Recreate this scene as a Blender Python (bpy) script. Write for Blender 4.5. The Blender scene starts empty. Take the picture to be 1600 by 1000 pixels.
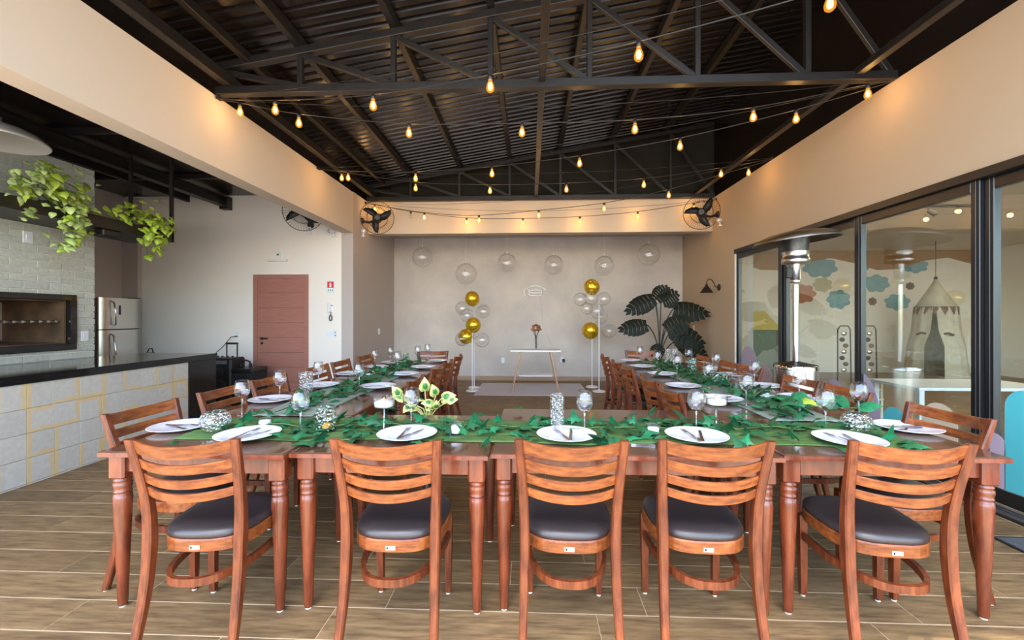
import bpy, bmesh, math, random
from mathutils import Vector, Matrix
random.seed(7)
SC = bpy.context.scene
COL = SC.collection
pi = math.pi

# ------------------------------------------------------------------ camera, sky, sun, exposure
F_PX, CAM_H, VPX, VPY = 660.0, 1.35, 828.0, 495.0
YAW = math.atan((VPX - 800) / F_PX)
cam = bpy.data.cameras.new('camera')
cam.sensor_width = 36.0
cam.lens = F_PX / 1600 * 36
cam.shift_y = (VPY - 500) / 1600
cam.clip_start = 0.05
cam_ob = bpy.data.objects.new('camera', cam)
COL.objects.link(cam_ob)
cam_ob.location = (0, 0, CAM_H)
cam_ob.rotation_euler = (pi / 2, 0, YAW)
SC.camera = cam_ob

world = bpy.data.worlds.new('World')
SC.world = world
world.use_nodes = True
wn = world.node_tree.nodes
wl = world.node_tree.links
wn.clear()
sky = wn.new('ShaderNodeTexSky')
sky.sky_type = 'NISHITA'
sky.sun_disc = False
sky.sun_elevation = math.radians(62)
sky.sun_rotation = math.radians(195)
sky.air_density = 1.0
sky.dust_density = 1.5
bg = wn.new('ShaderNodeBackground')
bg.inputs['Strength'].default_value = 0.74
wo = wn.new('ShaderNodeOutputWorld')
wl.new(sky.outputs[0], bg.inputs['Color'])
wl.new(bg.outputs[0], wo.inputs['Surface'])

sun = bpy.data.lights.new('sun', 'SUN')
sun.energy = 5.0
sun.angle = math.radians(1.0)
sun.color = (1.0, 0.92, 0.78)
sun_ob = bpy.data.objects.new('sun', sun)
COL.objects.link(sun_ob)
sun_ob.rotation_euler = (math.radians(24), 0, math.radians(-12))   # high sun behind the viewer

vs = SC.view_settings
vs.view_transform = 'Standard'
vs.look = 'None'
vs.gamma = 1.0
vs.use_curve_mapping = False
vs.exposure = 1.02
SC.cycles.max_bounces = 10
SC.cycles.diffuse_bounces = 5
SC.cycles.glossy_bounces = 4
SC.cycles.transparent_max_bounces = 24
SC.cycles.transmission_bounces = 6
SC.cycles.sample_clamp_indirect = 6.0
SC.cycles.use_denoising = True
SC.cycles.caustics_reflective = False
SC.cycles.caustics_refractive = False
BULB_W = 2.3

# ------------------------------------------------------------------ pixel -> point on a real plane
def ray(px, py):
    u = (px - 800) / F_PX; v = (VPY - py) / F_PX
    c, s = math.cos(YAW), math.sin(YAW)
    return Vector((u * c - s, u * s + c, v))
ORG = Vector((0, 0, CAM_H))
def on_y(px, py, y): d = ray(px, py); return ORG + d * (y / d.y)
def on_x(px, py, x): d = ray(px, py); return ORG + d * (x / d.x)
def on_z(px, py, z): d = ray(px, py); return ORG + d * ((z - CAM_H) / d.z)
def on_line(px, py, a, b):
    d = ray(px, py); n = Vector((-(b[1] - a[1]), b[0] - a[0], 0))
    return ORG + d * (n.dot(Vector(a) - ORG) / n.dot(d))

# ------------------------------------------------------------------ materials
def nd(nt, t, **kw):
    n = nt.nodes.new(t)
    for k, v in kw.items(): setattr(n, k, v)
    return n
def mat(name, col, rough=0.5, metal=0.0, var=None, vscale=6.0, stretch=(1, 1, 1), bump=0.0, bscale=60.0,
        coat=0.0, spec=0.5, objrand=0.0, trans=0.0, emit=None, estr=0.0, detail=4.0, vpos=(0.35, 0.65)):
    m = bpy.data.materials.new(name); m.use_nodes = True
    nt = m.node_tree; p = nt.nodes['Principled BSDF']; L = nt.links
    p.inputs['Base Color'].default_value = (*col, 1)
    p.inputs['Roughness'].default_value = rough
    p.inputs['Metallic'].default_value = metal
    p.inputs['Specular IOR Level'].default_value = spec
    p.inputs['Coat Weight'].default_value = coat
    p.inputs['Coat Roughness'].default_value = 0.12
    if emit: p.inputs['Emission Color'].default_value = (*emit, 1); p.inputs['Emission Strength'].default_value = estr
    tc = nd(nt, 'ShaderNodeTexCoord'); oi = nd(nt, 'ShaderNodeObjectInfo')
    mp = nd(nt, 'ShaderNodeMapping'); mp.inputs['Scale'].default_value = stretch
    off = nd(nt, 'ShaderNodeVectorMath', operation='MULTIPLY_ADD')
    cx = nd(nt, 'ShaderNodeCombineXYZ')
    for i in range(3): L.new(oi.outputs['Random'], cx.inputs[i])
    L.new(cx.outputs[0], off.inputs[0]); off.inputs[1].default_value = (37, 53, 71)
    L.new(tc.outputs['Object'], off.inputs[2])
    L.new(off.outputs[0], mp.inputs['Vector'])
    colout = None
    if var:
        nz = nd(nt, 'ShaderNodeTexNoise'); nz.inputs['Scale'].default_value = vscale; nz.inputs['Detail'].default_value = detail
        nz.inputs['Roughness'].default_value = 0.6
        L.new(mp.outputs[0], nz.inputs['Vector'])
        cr = nd(nt, 'ShaderNodeValToRGB')
        cr.color_ramp.elements[0].position = vpos[0]; cr.color_ramp.elements[0].color = (*col, 1)
        cr.color_ramp.elements[1].position = vpos[1]; cr.color_ramp.elements[1].color = (*var, 1)
        L.new(nz.outputs['Fac'], cr.inputs[0]); colout = cr.outputs[0]
    if objrand:
        hs = nd(nt, 'ShaderNodeHueSaturation')
        mr = nd(nt, 'ShaderNodeMapRange'); mr.inputs['To Min'].default_value = 1 - objrand; mr.inputs['To Max'].default_value = 1 + objrand
        L.new(oi.outputs['Random'], mr.inputs['Value']); L.new(mr.outputs[0], hs.inputs['Value'])
        if colout: L.new(colout, hs.inputs['Color'])
        else: hs.inputs['Color'].default_value = (*col, 1)
        colout = hs.outputs[0]
    if colout: L.new(colout, p.inputs['Base Color'])
    if bump:
        n2 = nd(nt, 'ShaderNodeTexNoise'); n2.inputs['Scale'].default_value = bscale; n2.inputs['Detail'].default_value = 3
        L.new(mp.outputs[0], n2.inputs['Vector'])
        b = nd(nt, 'ShaderNodeBump'); b.inputs['Strength'].default_value = bump; b.inputs['Distance'].default_value = 0.01
        L.new(n2.outputs['Fac'], b.inputs['Height']); L.new(b.outputs[0], p.inputs['Normal'])
    if trans: p.inputs['Transmission Weight'].default_value = trans
    return m

def thin_glass(name, tint=(0.96, 0.98, 0.97), f0=0.05, rough=0.0, crackle=0.0, cscale=40.0, gcol=(1, 1, 1), fmax=0.9, power=4.0, edge=1.0):
    """thin sheet of clear glass: straight-through transmission plus a Schlick mirror reflection"""
    m = bpy.data.materials.new(name); m.use_nodes = True
    nt = m.node_tree; nt.nodes.clear(); L = nt.links
    out = nd(nt, 'ShaderNodeOutputMaterial'); mx = nd(nt, 'ShaderNodeMixShader')
    tr = nd(nt, 'ShaderNodeBsdfTransparent'); tr.inputs[0].default_value = (*tint, 1)
    gl = nd(nt, 'ShaderNodeBsdfGlossy'); gl.inputs['Roughness'].default_value = rough; gl.inputs['Color'].default_value = (*gcol, 1)
    lw = nd(nt, 'ShaderNodeLayerWeight'); lw.inputs['Blend'].default_value = 0.5
    pw = nd(nt, 'ShaderNodeMath', operation='POWER'); pw.inputs[1].default_value = power
    mr = nd(nt, 'ShaderNodeMapRange'); mr.inputs['To Min'].default_value = f0; mr.inputs['To Max'].default_value = fmax
    L.new(lw.outputs['Facing'], pw.inputs[0]); L.new(pw.outputs[0], mr.inputs['Value'])
    if edge < 1:   # more glass to cross where the sheet turns away
        p3 = nd(nt, 'ShaderNodeMath', operation='POWER'); p3.inputs[1].default_value = 3.0
        mc = nd(nt, 'ShaderNodeMix', data_type='RGBA'); mc.inputs[6].default_value = (*tint, 1); mc.inputs[7].default_value = (*[c * edge for c in tint], 1)
        L.new(lw.outputs['Facing'], p3.inputs[0]); L.new(p3.outputs[0], mc.inputs[0]); L.new(mc.outputs[2], tr.inputs[0])
    L.new(mr.outputs[0], mx.inputs[0]); L.new(tr.outputs[0], mx.inputs[1]); L.new(gl.outputs[0], mx.inputs[2])
    if crackle:
        tc = nd(nt, 'ShaderNodeTexCoord'); vo = nd(nt, 'ShaderNodeTexVoronoi'); vo.inputs['Scale'].default_value = cscale
        L.new(tc.outputs['Object'], vo.inputs['Vector'])
        b = nd(nt, 'ShaderNodeBump'); b.inputs['Strength'].default_value = crackle; b.inputs['Distance'].default_value = 0.02
        L.new(vo.outputs['Distance'], b.inputs['Height'])
        L.new(b.outputs[0], gl.inputs['Normal']); L.new(b.outputs[0], lw.inputs['Normal'])
    L.new(mx.outputs[0], out.inputs[0])
    return m

def emis(name, col, strength):
    m = bpy.data.materials.new(name); m.use_nodes = True
    nt = m.node_tree; nt.nodes.clear()
    e = nd(nt, 'ShaderNodeEmission'); e.inputs[0].default_value = (*col, 1); e.inputs[1].default_value = strength
    o = nd(nt, 'ShaderNodeOutputMaterial'); nt.links.new(e.outputs[0], o.inputs[0])
    return m
def glow_glass(name, tint, col, strength):
    m = bpy.data.materials.new(name); m.use_nodes = True
    nt = m.node_tree; nt.nodes.clear()
    e = nd(nt, 'ShaderNodeEmission'); e.inputs[0].default_value = (*col, 1); e.inputs[1].default_value = strength
    t = nd(nt, 'ShaderNodeBsdfTransparent'); t.inputs[0].default_value = (*tint, 1)
    a = nd(nt, 'ShaderNodeAddShader'); o = nd(nt, 'ShaderNodeOutputMaterial')
    nt.links.new(e.outputs[0], a.inputs[0]); nt.links.new(t.outputs[0], a.inputs[1]); nt.links.new(a.outputs[0], o.inputs[0])
    return m

M = {}
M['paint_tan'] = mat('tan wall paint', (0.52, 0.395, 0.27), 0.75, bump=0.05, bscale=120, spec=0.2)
M['paint'] = mat('wall paint', (0.67, 0.56, 0.435), 0.75, bump=0.05, bscale=120, spec=0.2)
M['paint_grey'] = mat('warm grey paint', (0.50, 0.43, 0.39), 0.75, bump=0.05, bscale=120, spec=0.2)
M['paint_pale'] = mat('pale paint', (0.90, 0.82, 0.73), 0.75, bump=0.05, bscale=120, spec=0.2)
M['cement'] = mat('burnished cement', (0.66, 0.58, 0.49), 0.5, var=(0.50, 0.445, 0.40), vscale=1.6, detail=9, bump=0.05, bscale=15, spec=0.3, vpos=(0.3, 0.72))
M['black_steel'] = mat('black painted steel', (0.016, 0.013, 0.011), 0.42, var=(0.010, 0.008, 0.007), vscale=9)
M['black_roof'] = mat('black corrugated sheet', (0.010, 0.007, 0.006), 0.24, metal=0.0, var=(0.014, 0.010, 0.008), vscale=3, spec=0.36)
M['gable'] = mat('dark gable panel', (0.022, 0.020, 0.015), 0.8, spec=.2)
M['black_frame'] = mat('black aluminium', (0.012, 0.013, 0.015), 0.28, spec=0.6)
M['black_plastic'] = mat('black plastic', (0.012, 0.012, 0.012), 0.45)
M['black_fabric'] = mat('black fabric', (0.014, 0.014, 0.014), 0.9, bump=0.3, bscale=200)
M['granite'] = mat('black granite', (0.010, 0.010, 0.010), 0.08, var=(0.03, 0.03, 0.028), vscale=160, spec=0.6, vpos=(0.5, 0.75))
M['white'] = mat('white plastic', (0.82, 0.82, 0.80), 0.4)
M['porcelain'] = mat('white porcelain', (0.80, 0.82, 0.86), 0.12, spec=0.6)
M['steel'] = mat('brushed stainless steel', (0.62, 0.60, 0.56), 0.3, metal=1.0, bump=0.04, bscale=80)
M['cutlery'] = mat('polished cutlery steel', (0.55, 0.55, 0.56), 0.16, metal=1.0)
M['chrome'] = mat('chrome', (0.8, 0.8, 0.8), 0.08, metal=1.0)
M['wood_chair'] = mat('mahogany stained wood', (0.185, 0.046, 0.014), 0.34, var=(0.080, 0.017, 0.007), vscale=9, stretch=(5, 5, .8), coat=0.15, objrand=0.10, spec=.35)
M['wood_slat'] = mat('mahogany slat wood', (0.30, 0.088, 0.021), 0.34, var=(0.135, 0.032, 0.010), vscale=10, stretch=(1, 4, 6), coat=0.15, objrand=0.14, spec=.35)
M['wood_table'] = mat('mahogany table legs', (0.20, 0.044, 0.015), 0.24, var=(0.10, 0.020, 0.008), vscale=8, stretch=(3, 3, 0.6), coat=0.5, objrand=0.10)
M['wood_top'] = mat('dark mahogany table top', (0.13, 0.062, 0.036), 0.16, var=(0.085, 0.038, 0.022), vscale=7, stretch=(1, 8, 8), coat=0.4, objrand=0.08)
M['leather'] = mat('dark brown leatherette', (0.030, 0.024, 0.024), 0.36, bump=0.10, bscale=260, spec=0.6)
M['runner'] = mat('green voile runner', (0.048, 0.115, 0.024), 0.7, var=(0.115, 0.21, 0.055), vscale=5, stretch=(1, 7, 1), objrand=0.0)
M['runner_pale'] = mat('pale sage voile runner', (0.30, 0.36, 0.29), 0.7, var=(0.20, 0.27, 0.19), vscale=5, stretch=(6, 1, 1))
M['leaf'] = mat('emerald silk leaf', (0.020, 0.22, 0.085), 0.42, var=(0.012, 0.12, 0.045), vscale=30, objrand=0.35)
M['leaf_dark'] = mat('dark silk leaf', (0.016, 0.13, 0.045), 0.45, var=(0.010, 0.075, 0.028), vscale=30, objrand=0.35)
M['leaf_lime'] = mat('lime pothos leaf', (0.48, 0.62, 0.06), 0.45, var=(0.32, 0.46, 0.05), vscale=25, objrand=0.28)
M['leaf_olive'] = mat('pale pothos leaf', (0.50, 0.58, 0.22), 0.5, var=(0.30, 0.42, 0.11), vscale=25, objrand=0.35)
M['leaf_black'] = mat('deep green monstera leaf', (0.010, 0.014, 0.009), 0.6, objrand=0.25, spec=0.2)
M['leaf_core'] = mat('variegated leaf centre', (0.05, 0.20, 0.04), 0.4)
M['leaf_edge'] = mat('variegated leaf margin', (0.62, 0.62, 0.20), 0.4)
M['stem'] = mat('green stem', (0.07, 0.14, 0.03), 0.5)
M['stem_dark'] = mat('dark stem', (0.02, 0.028, 0.016), 0.5)
M['pot'] = mat('terracotta planter', (0.25, 0.08, 0.03), 0.7)
M['pot_dark'] = mat('charcoal planter', (0.03, 0.03, 0.03), 0.6)
M['brick'] = mat('pale sage grey brick', (0.60, 0.60, 0.52), 0.8, var=(0.49, 0.50, 0.43), vscale=30, bump=0.2, bscale=90, objrand=0.06, spec=0.2)
M['mortar'] = mat('pale mortar', (0.74, 0.74, 0.64), 0.9, spec=0.1)
M['firebrick'] = mat('sooty firebrick', (0.16, 0.085, 0.04), 0.7, var=(0.07, 0.04, 0.022), vscale=5)
M['door'] = mat('rosy brown door', (0.42, 0.175, 0.125), 0.5, var=(0.36, 0.145, 0.105), vscale=6, stretch=(1, 1, 12))
M['rug'] = mat('pale grey rug', (0.60, 0.58, 0.59), 0.95, var=(0.52, 0.50, 0.51), vscale=50, bump=0.3, bscale=120)
M['mat_grey'] = mat('slate grey door mat', (0.075, 0.085, 0.095), 0.95, bump=0.4, bscale=200)
M['gold'] = mat('gold chrome balloon', (0.78, 0.50, 0.03), 0.22, metal=0.75)
M['oak'] = mat('pale oak', (0.62, 0.40, 0.24), 0.5, var=(0.5, 0.3, 0.17), vscale=8, stretch=(4, 4, 0.6))
M['red'] = mat('red sign', (0.75, 0.03, 0.03), 0.4)
M['teal_ink'] = mat('teal sign ink', (0.25, 0.45, 0.48), 0.5)
M['cloth'] = mat('ivory cotton canopy', (0.62, 0.56, 0.44), 0.9, var=(0.54, 0.48, 0.38), vscale=8, bump=0.1, bscale=90)
M['cloth_brown'] = mat('brown felt bunting', (0.16, 0.085, 0.05), 0.9)
M['rust'] = mat('rust corduroy', (0.24, 0.065, 0.03), 0.85, bump=0.15, bscale=60)
M['cloud'] = mat('blue cloud paint', (0.16, 0.36, 0.42), 0.8, var=(0.20, 0.42, 0.48), vscale=9)
M['cloud_red'] = mat('coral cloud paint', (0.50, 0.20, 0.12), 0.8)
M['cloud_sand'] = mat('sand cloud paint', (0.50, 0.46, 0.28), 0.8)
M['ochre'] = mat('ochre paint band', (0.34, 0.16, 0.035), 0.8)
M['teal'] = mat('turquoise film', (0.10, 0.56, 0.62), 0.35)
M['lilac'] = mat('lilac film', (0.50, 0.42, 0.52), 0.4)
M['pink'] = mat('dusty pink film', (0.52, 0.38, 0.40), 0.4)
M['beige'] = mat('cream film', (0.72, 0.64, 0.48), 0.4)
M['wax'] = mat('white wax', (0.85, 0.84, 0.80), 0.4)
M['amber'] = mat('amber candle', (0.72, 0.32, 0.03), 0.35)
M['dried'] = mat('dried russet petals', (0.30, 0.085, 0.045), 0.8, var=(0.45, 0.22, 0.10), vscale=20, objrand=0.3)
M['track'] = mat('grey aluminium track', (0.30, 0.31, 0.32), 0.35, metal=0.8)
M['grout'] = mat('cream grout', (0.56, 0.44, 0.28), 0.9)
M['terrace'] = mat('pale concrete terrace', (0.52, 0.48, 0.43), 0.85, var=(0.45, 0.42, 0.38), vscale=0.8)
M['neon'] = mat('unlit neon tube', (0.95, 0.94, 0.90), 0.25)
M['string'] = mat('black cable', (0.02, 0.018, 0.015), 0.5)
M['water'] = thin_glass('pale green crackle glass', (0.86, 0.95, 0.91), 0.16, 0.03, crackle=0.9, cscale=55)
M['crackle'] = thin_glass('clear crackle glass', (0.93, 0.96, 0.95), 0.20, 0.03, crackle=0.9, cscale=60)
M['teal_glass'] = thin_glass('sea green glass', (0.55, 0.82, 0.70), 0.14, 0.03, crackle=0.8, cscale=40)
M['glass'] = thin_glass('clear table glass', (0.955, 0.965, 0.965), 0.085, power=2.0, edge=.42)
M['glass_solid'] = thin_glass('solid clear glass stem', (0.93, 0.95, 0.95), 0.20, power=1.3, edge=.6)
M['pane'] = thin_glass('window glass', (0.86, 0.93, 0.91), 0.085)
M['balloon'] = thin_glass('clear balloon film', (0.985, 0.985, 0.985), 0.06, 0.02, power=2.3, edge=.72)
M['bulb_core'] = emis('glowing filament', (1.0, 0.70, 0.16), 5.0)
M['bulb_glass'] = glow_glass('amber bulb glass', (1.0, 0.85, 0.55), (1.0, 0.42, 0.04), 0.22)
M['bulb_clear'] = thin_glass('unlit bulb glass', (0.95, 0.93, 0.88), 0.1)

def floor_material():
    m = mat('wood look porcelain plank', (0.285, 0.185, 0.085), 0.55, var=(0.095, 0.056, 0.025), vscale=5.5, stretch=(1.0, 9, 1), objrand=0.18, spec=0.35, detail=8, vpos=(0.32, 0.72))
    return m
M['plank'] = floor_material()

def tile_material():
    m = mat('hydraulic tile with yellow bands', (0.60, 0.58, 0.51), 0.55, var=(0.53, 0.515, 0.455), vscale=25, objrand=0.05)
    nt = m.node_tree; L = nt.links; p = nt.nodes['Principled BSDF']
    src = p.inputs['Base Color'].links[0].from_socket
    tc = nd(nt, 'ShaderNodeTexCoord'); oi = nd(nt, 'ShaderNodeObjectInfo'); sp = nd(nt, 'ShaderNodeSeparateXYZ')
    L.new(tc.outputs['Object'], sp.inputs[0])
    fac = None
    nz = nd(nt, 'ShaderNodeTexNoise'); nz.inputs['Scale'].default_value = 14
    L.new(tc.outputs['Object'], nz.inputs['Vector'])
    for k, (axis, sgn) in enumerate((('Y', 1), ('Y', -1), ('Z', 1), ('Z', -1))):
        # per-tile random switch for each edge
        r = nd(nt, 'ShaderNodeMath', operation='MULTIPLY'); r.inputs[1].default_value = 17.3 + 31.7 * k
        fr = nd(nt, 'ShaderNodeMath', operation='FRACT'); gt = nd(nt, 'ShaderNodeMath', operation='GREATER_THAN'); gt.inputs[1].default_value = 0.62
        L.new(oi.outputs['Random'], r.inputs[0]); L.new(r.outputs[0], fr.inputs[0]); L.new(fr.outputs[0], gt.inputs[0])
        a = nd(nt, 'ShaderNodeMath', operation='MULTIPLY_ADD'); a.inputs[1].default_value = sgn; a.inputs[2].default_value = -0.082
        L.new(sp.outputs[axis], a.inputs[0])
        b = nd(nt, 'ShaderNodeMath', operation='MULTIPLY_ADD'); b.inputs[1].default_value = 0.045; L.new(nz.outputs['Fac'], b.inputs[0]); L.new(a.outputs[0], b.inputs[2])
        c = nd(nt, 'ShaderNodeMath', operation='MULTIPLY'); c.inputs[1].default_value = 70; c.use_clamp = True; L.new(b.outputs[0], c.inputs[0])
        d = nd(nt, 'ShaderNodeMath', operation='MULTIPLY'); L.new(c.outputs[0], d.inputs[0]); L.new(gt.outputs[0], d.inputs[1])
        if fac is None: fac = d
        else:
            mx = nd(nt, 'ShaderNodeMath', operation='MAXIMUM'); L.new(fac.outputs[0], mx.inputs[0]); L.new(d.outputs[0], mx.inputs[1]); fac = mx
    sc = nd(nt, 'ShaderNodeMath', operation='MULTIPLY'); sc.inputs[1].default_value = 0.62; L.new(fac.outputs[0], sc.inputs[0])
    mix = nd(nt, 'ShaderNodeMix', data_type='RGBA')
    L.new(sc.outputs[0], mix.inputs[0]); L.new(src, mix.inputs[6]); mix.inputs[7].default_value = (0.74, 0.50, 0.16, 1)
    L.new(mix.outputs[2], p.inputs['Base Color'])
    return m
M['tile'] = tile_material()

# ------------------------------------------------------------------ mesh builder
class MB:
    def __init__(s): s.v = []; s.f = []; s.sm = []
    def add(s, vs, fs, smooth=False, mx=None):
        n = len(s.v)
        for p in vs:
            p = Vector(p); s.v.append(tuple(mx @ p) if mx else tuple(p))
        for f in fs: s.f.append(tuple(i + n for i in f)); s.sm.append(smooth)
        return s
    def box(s, x0, x1, y0, y1, z0, z1, b=0.0, mx=None):
        if b <= 0:
            vs = [(x, y, z) for x in (x0, x1) for y in (y0, y1) for z in (z0, z1)]
            fs = [(0, 1, 3, 2), (4, 6, 7, 5), (0, 4, 5, 1), (2, 3, 7, 6), (0, 2, 6, 4), (1, 5, 7, 3)]
            return s.add(vs, fs, False, mx)
        bm = bmesh.new(); bmesh.ops.create_cube(bm, size=1.0)
        for v in bm.verts:
            v.co = Vector(((x0 + x1) / 2 + v.co.x * (x1 - x0), (y0 + y1) / 2 + v.co.y * (y1 - y0), (z0 + z1) / 2 + v.co.z * (z1 - z0)))
        bmesh.ops.bevel(bm, geom=list(bm.edges), offset=b, segments=1, affect='EDGES', profile=0.5)
        bm.verts.index_update()
        s.add([v.co.copy() for v in bm.verts], [[v.index for v in f.verts] for f in bm.faces], False, mx); bm.free()
        return s
    def lathe(s, prof, n=20, mx=None, smooth=True, cap0=True, cap1=True, z0=0.0):
        vs = []; fs = []
        for r, z in prof:
            for k in range(n):
                a = 2 * pi * k / n; vs.append((r * math.cos(a), r * math.sin(a), z + z0))
        for i in range(len(prof) - 1):
            for k in range(n):
                k2 = (k + 1) % n; fs.append((i * n + k, i * n + k2, (i + 1) * n + k2, (i + 1) * n + k))
        s.add(vs, fs, smooth, mx)
        if cap0 and prof[0][0] > 1e-4: s.add([vs[k] for k in range(n)], [tuple(reversed(range(n)))], False, mx)
        if cap1 and prof[-1][0] > 1e-4: s.add([vs[(len(prof) - 1) * n + k] for k in range(n)], [tuple(range(n))], False, mx)
        return s
    def cyl(s, p0, p1, r0, r1=None, n=10, smooth=True):
        r1 = r0 if r1 is None else r1
        return s.tube([p0, p1], [r0, r1], n, smooth)
    def tube(s, pts, rad, n=8, smooth=True, closed=False):
        pts = [Vector(p) for p in pts]; m = len(pts)
        rad = rad if isinstance(rad, (list, tuple)) else [rad] * m
        vs = []; up = Vector((0, 0, 1)); prev = None
        for i, p in enumerate(pts):
            a = pts[(i - 1) % m] if (closed or i > 0) else p; b = pts[(i + 1) % m] if (closed or i < m - 1) else p
            t = (b - a).normalized()
            ref = prev if prev is not None else (up if abs(t.z) < 0.95 else Vector((1, 0, 0)))
            u = ref - t * ref.dot(t)
            if u.length < 1e-5: u = t.orthogonal()
            u.normalize(); w = t.cross(u); prev = u
            for k in range(n):
                an = 2 * pi * k / n; vs.append(p + (u * math.cos(an) + w * math.sin(an)) * rad[i])
        fs = []
        for i in range(m if closed else m - 1):
            j = (i + 1) % m
            for k in range(n):
                k2 = (k + 1) % n; fs.append((i * n + k, i * n + k2, j * n + k2, j * n + k))
        s.add(vs, fs, smooth)
        if not closed:
            s.add(vs[:n], [tuple(reversed(range(n)))], False); s.add(vs[-n:], [tuple(range(n))], False)
        return s
    def sweep(s, rings, closed=False, smooth=False):
        """rings: lists of equally many points, bridged in turn"""
        n = len(rings[0]); m = len(rings); vs = [p for r in rings for p in r]; fs = []
        for i in range(m if closed else m - 1):
            j = (i + 1) % m
            for k in range(n):
                k2 = (k + 1) % n; fs.append((i * n + k, i * n + k2, j * n + k2, j * n + k))
        if not closed: fs.append(tuple(reversed(range(n)))); fs.append(tuple((m - 1) * n + k for k in range(n)))
        return s.add(vs, fs, smooth)
    def prism(s, poly, h, mx=None, smooth=False):
        """poly: 2-D outline in xy, extruded 0..h in z"""
        n = len(poly)
        vs = [(x, y, 0) for x, y in poly] + [(x, y, h) for x, y in poly]
        fs = [tuple(reversed(range(n))), tuple(range(n, 2 * n))]
        s.add(vs, fs, False, mx)
        s.add(vs, [(k, (k + 1) % n, n + (k + 1) % n, n + k) for k in range(n)], smooth, mx)
        return s
    def sphere(s, c, r, nu=16, nv=10, sq=(1, 1, 1), smooth=True):
        prof = [(max(1e-5, r * math.sin(pi * i / nv)), -r * math.cos(pi * i / nv)) for i in range(nv + 1)]
        mx = Matrix.Translation(Vector(c)) @ Matrix.Diagonal((*sq, 1))
        return s.lathe(prof, nu, mx, smooth, False, False)
    def mesh(s, name):
        me = bpy.data.meshes.new(name); me.from_pydata(s.v, [], s.f); me.validate(); me.update()
        if len(me.polygons) == len(s.sm): me.polygons.foreach_set('use_smooth', s.sm)
        return me
    def build(s, name, m, parent=None, loc=None, rot=None):
        me = s.mesh(name); me.materials.append(m)
        return link(name, me, parent, loc, rot)
def link(name, me, parent=None, loc=None, rot=None):
    o = bpy.data.objects.new(name, me); COL.objects.link(o)
    if parent is not None: o.parent = parent
    if loc is not None: o.location = loc
    if rot is not None: o.rotation_euler = rot
    return o
def tag(o, label=None, cat=None, group=None, kind=None):
    if label: o['label'] = label
    if cat: o['category'] = cat
    if group: o['group'] = group
    if kind: o['kind'] = kind
    return o
def thing(name, loc, label, cat, group=None, rz=0.0, rot=None):
    o = bpy.data.objects.new(name, None); COL.objects.link(o)
    o.location = loc; o.rotation_euler = rot or (0, 0, rz); o.empty_display_size = 0.1
    return tag(o, label, cat, group)
KIDS = {}
def copy_tree(o, loc, rz=0.0, label=None, group=None, rot=None, parent=None):
    c = o.copy(); COL.objects.link(c)
    if parent is not None: c.parent = parent
    else:
        c.location = loc; c.rotation_euler = rot or (0, 0, rz)
        if label: c['label'] = label
        if group: c['group'] = group
    for ch in list(o.children):
        copy_tree(ch, None, parent=c)
    return c
def struct(name, mb, m, label=None):
    o = mb.build(name, m); o['kind'] = 'structure'
    if label: o['label'] = label
    return o
def rotz(a): return Matrix.Rotation(a, 4, 'Z')
def T(x, y, z): return Matrix.Translation((x, y, z))

# ================================================================== ROOM
XL, XR = -2.95, 3.22
YB = 9.07           # back wall
YD = 6.94           # wall with the brown door
YO = -0.15           # open front of the building
ZB = 3.44           # top of the beams
XF = -6.9           # far left wall
def zroof(x): return 3.99 + 0.165 * (x + 2.14)

terr = struct('ground', MB().box(-30, 30, -40, YO, -0.16, -0.05), M['terrace'])
fl = struct('floor', MB().box(XF - .2, XR + .3, YO, YB + .2, -0.12, -0.0012), M['grout'])
# floor planks, 0.20 x 1.20, running across the room
pme = MB().box(0.0012, 1.1988, 0.0025, 0.1975, -0.010, 0.0, 0.0012).mesh('plank'); pme.materials.append(M['plank'])
PL = []
row = 0; y = 1.33
while y < YB - 0.2:
    off = (0, 0.4, 0.8)[row % 3] - random.choice((0, 0, .17))
    x = -4.1 + off - 1.2
    while x < XR - 0.05:
        a_, b_ = max(x, -4.4), min(x + 1.2, XR - .055)
        if b_ - a_ > .08: PL.append((a_, y, (b_ - a_) / 1.2))
        x += 1.2
    y += 0.2; row += 1
for x, y, k in PL[:300]: link('plank', pme, fl, (x, y, 0)).scale = (k, 1, 1)

struct('wall_back', MB().box(XL - .2, XR + .2, YB, YB + .2, 0, 3.1), M['cement'])
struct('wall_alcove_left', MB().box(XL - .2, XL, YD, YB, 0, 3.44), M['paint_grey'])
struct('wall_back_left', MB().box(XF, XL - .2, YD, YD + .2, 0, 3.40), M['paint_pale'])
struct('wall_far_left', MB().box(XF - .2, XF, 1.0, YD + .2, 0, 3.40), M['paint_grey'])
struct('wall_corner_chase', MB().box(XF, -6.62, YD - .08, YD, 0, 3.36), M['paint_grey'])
# right wall: lintel above the glazing and solid part by the alcove
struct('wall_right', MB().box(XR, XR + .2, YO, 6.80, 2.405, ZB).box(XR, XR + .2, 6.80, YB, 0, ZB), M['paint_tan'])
struct('trim_1', MB().box(XL - .2, XL, YO, YD, 2.755, 3.43), M['paint'], 'plaster beam along the left side of the dining room')
struct('trim_2', MB().box(XL, XR, 7.6, 7.8, 2.86, ZB), M['paint'], 'plaster beam across the back of the dining room')
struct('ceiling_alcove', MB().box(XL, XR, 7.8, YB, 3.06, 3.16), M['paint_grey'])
bb = MB().box(XL, XR, YB - .012, YB, 0, 0.075)
struct('baseboard_back', bb, mat('porcelain skirting', (0.36, 0.245, 0.16), 0.4))
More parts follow.
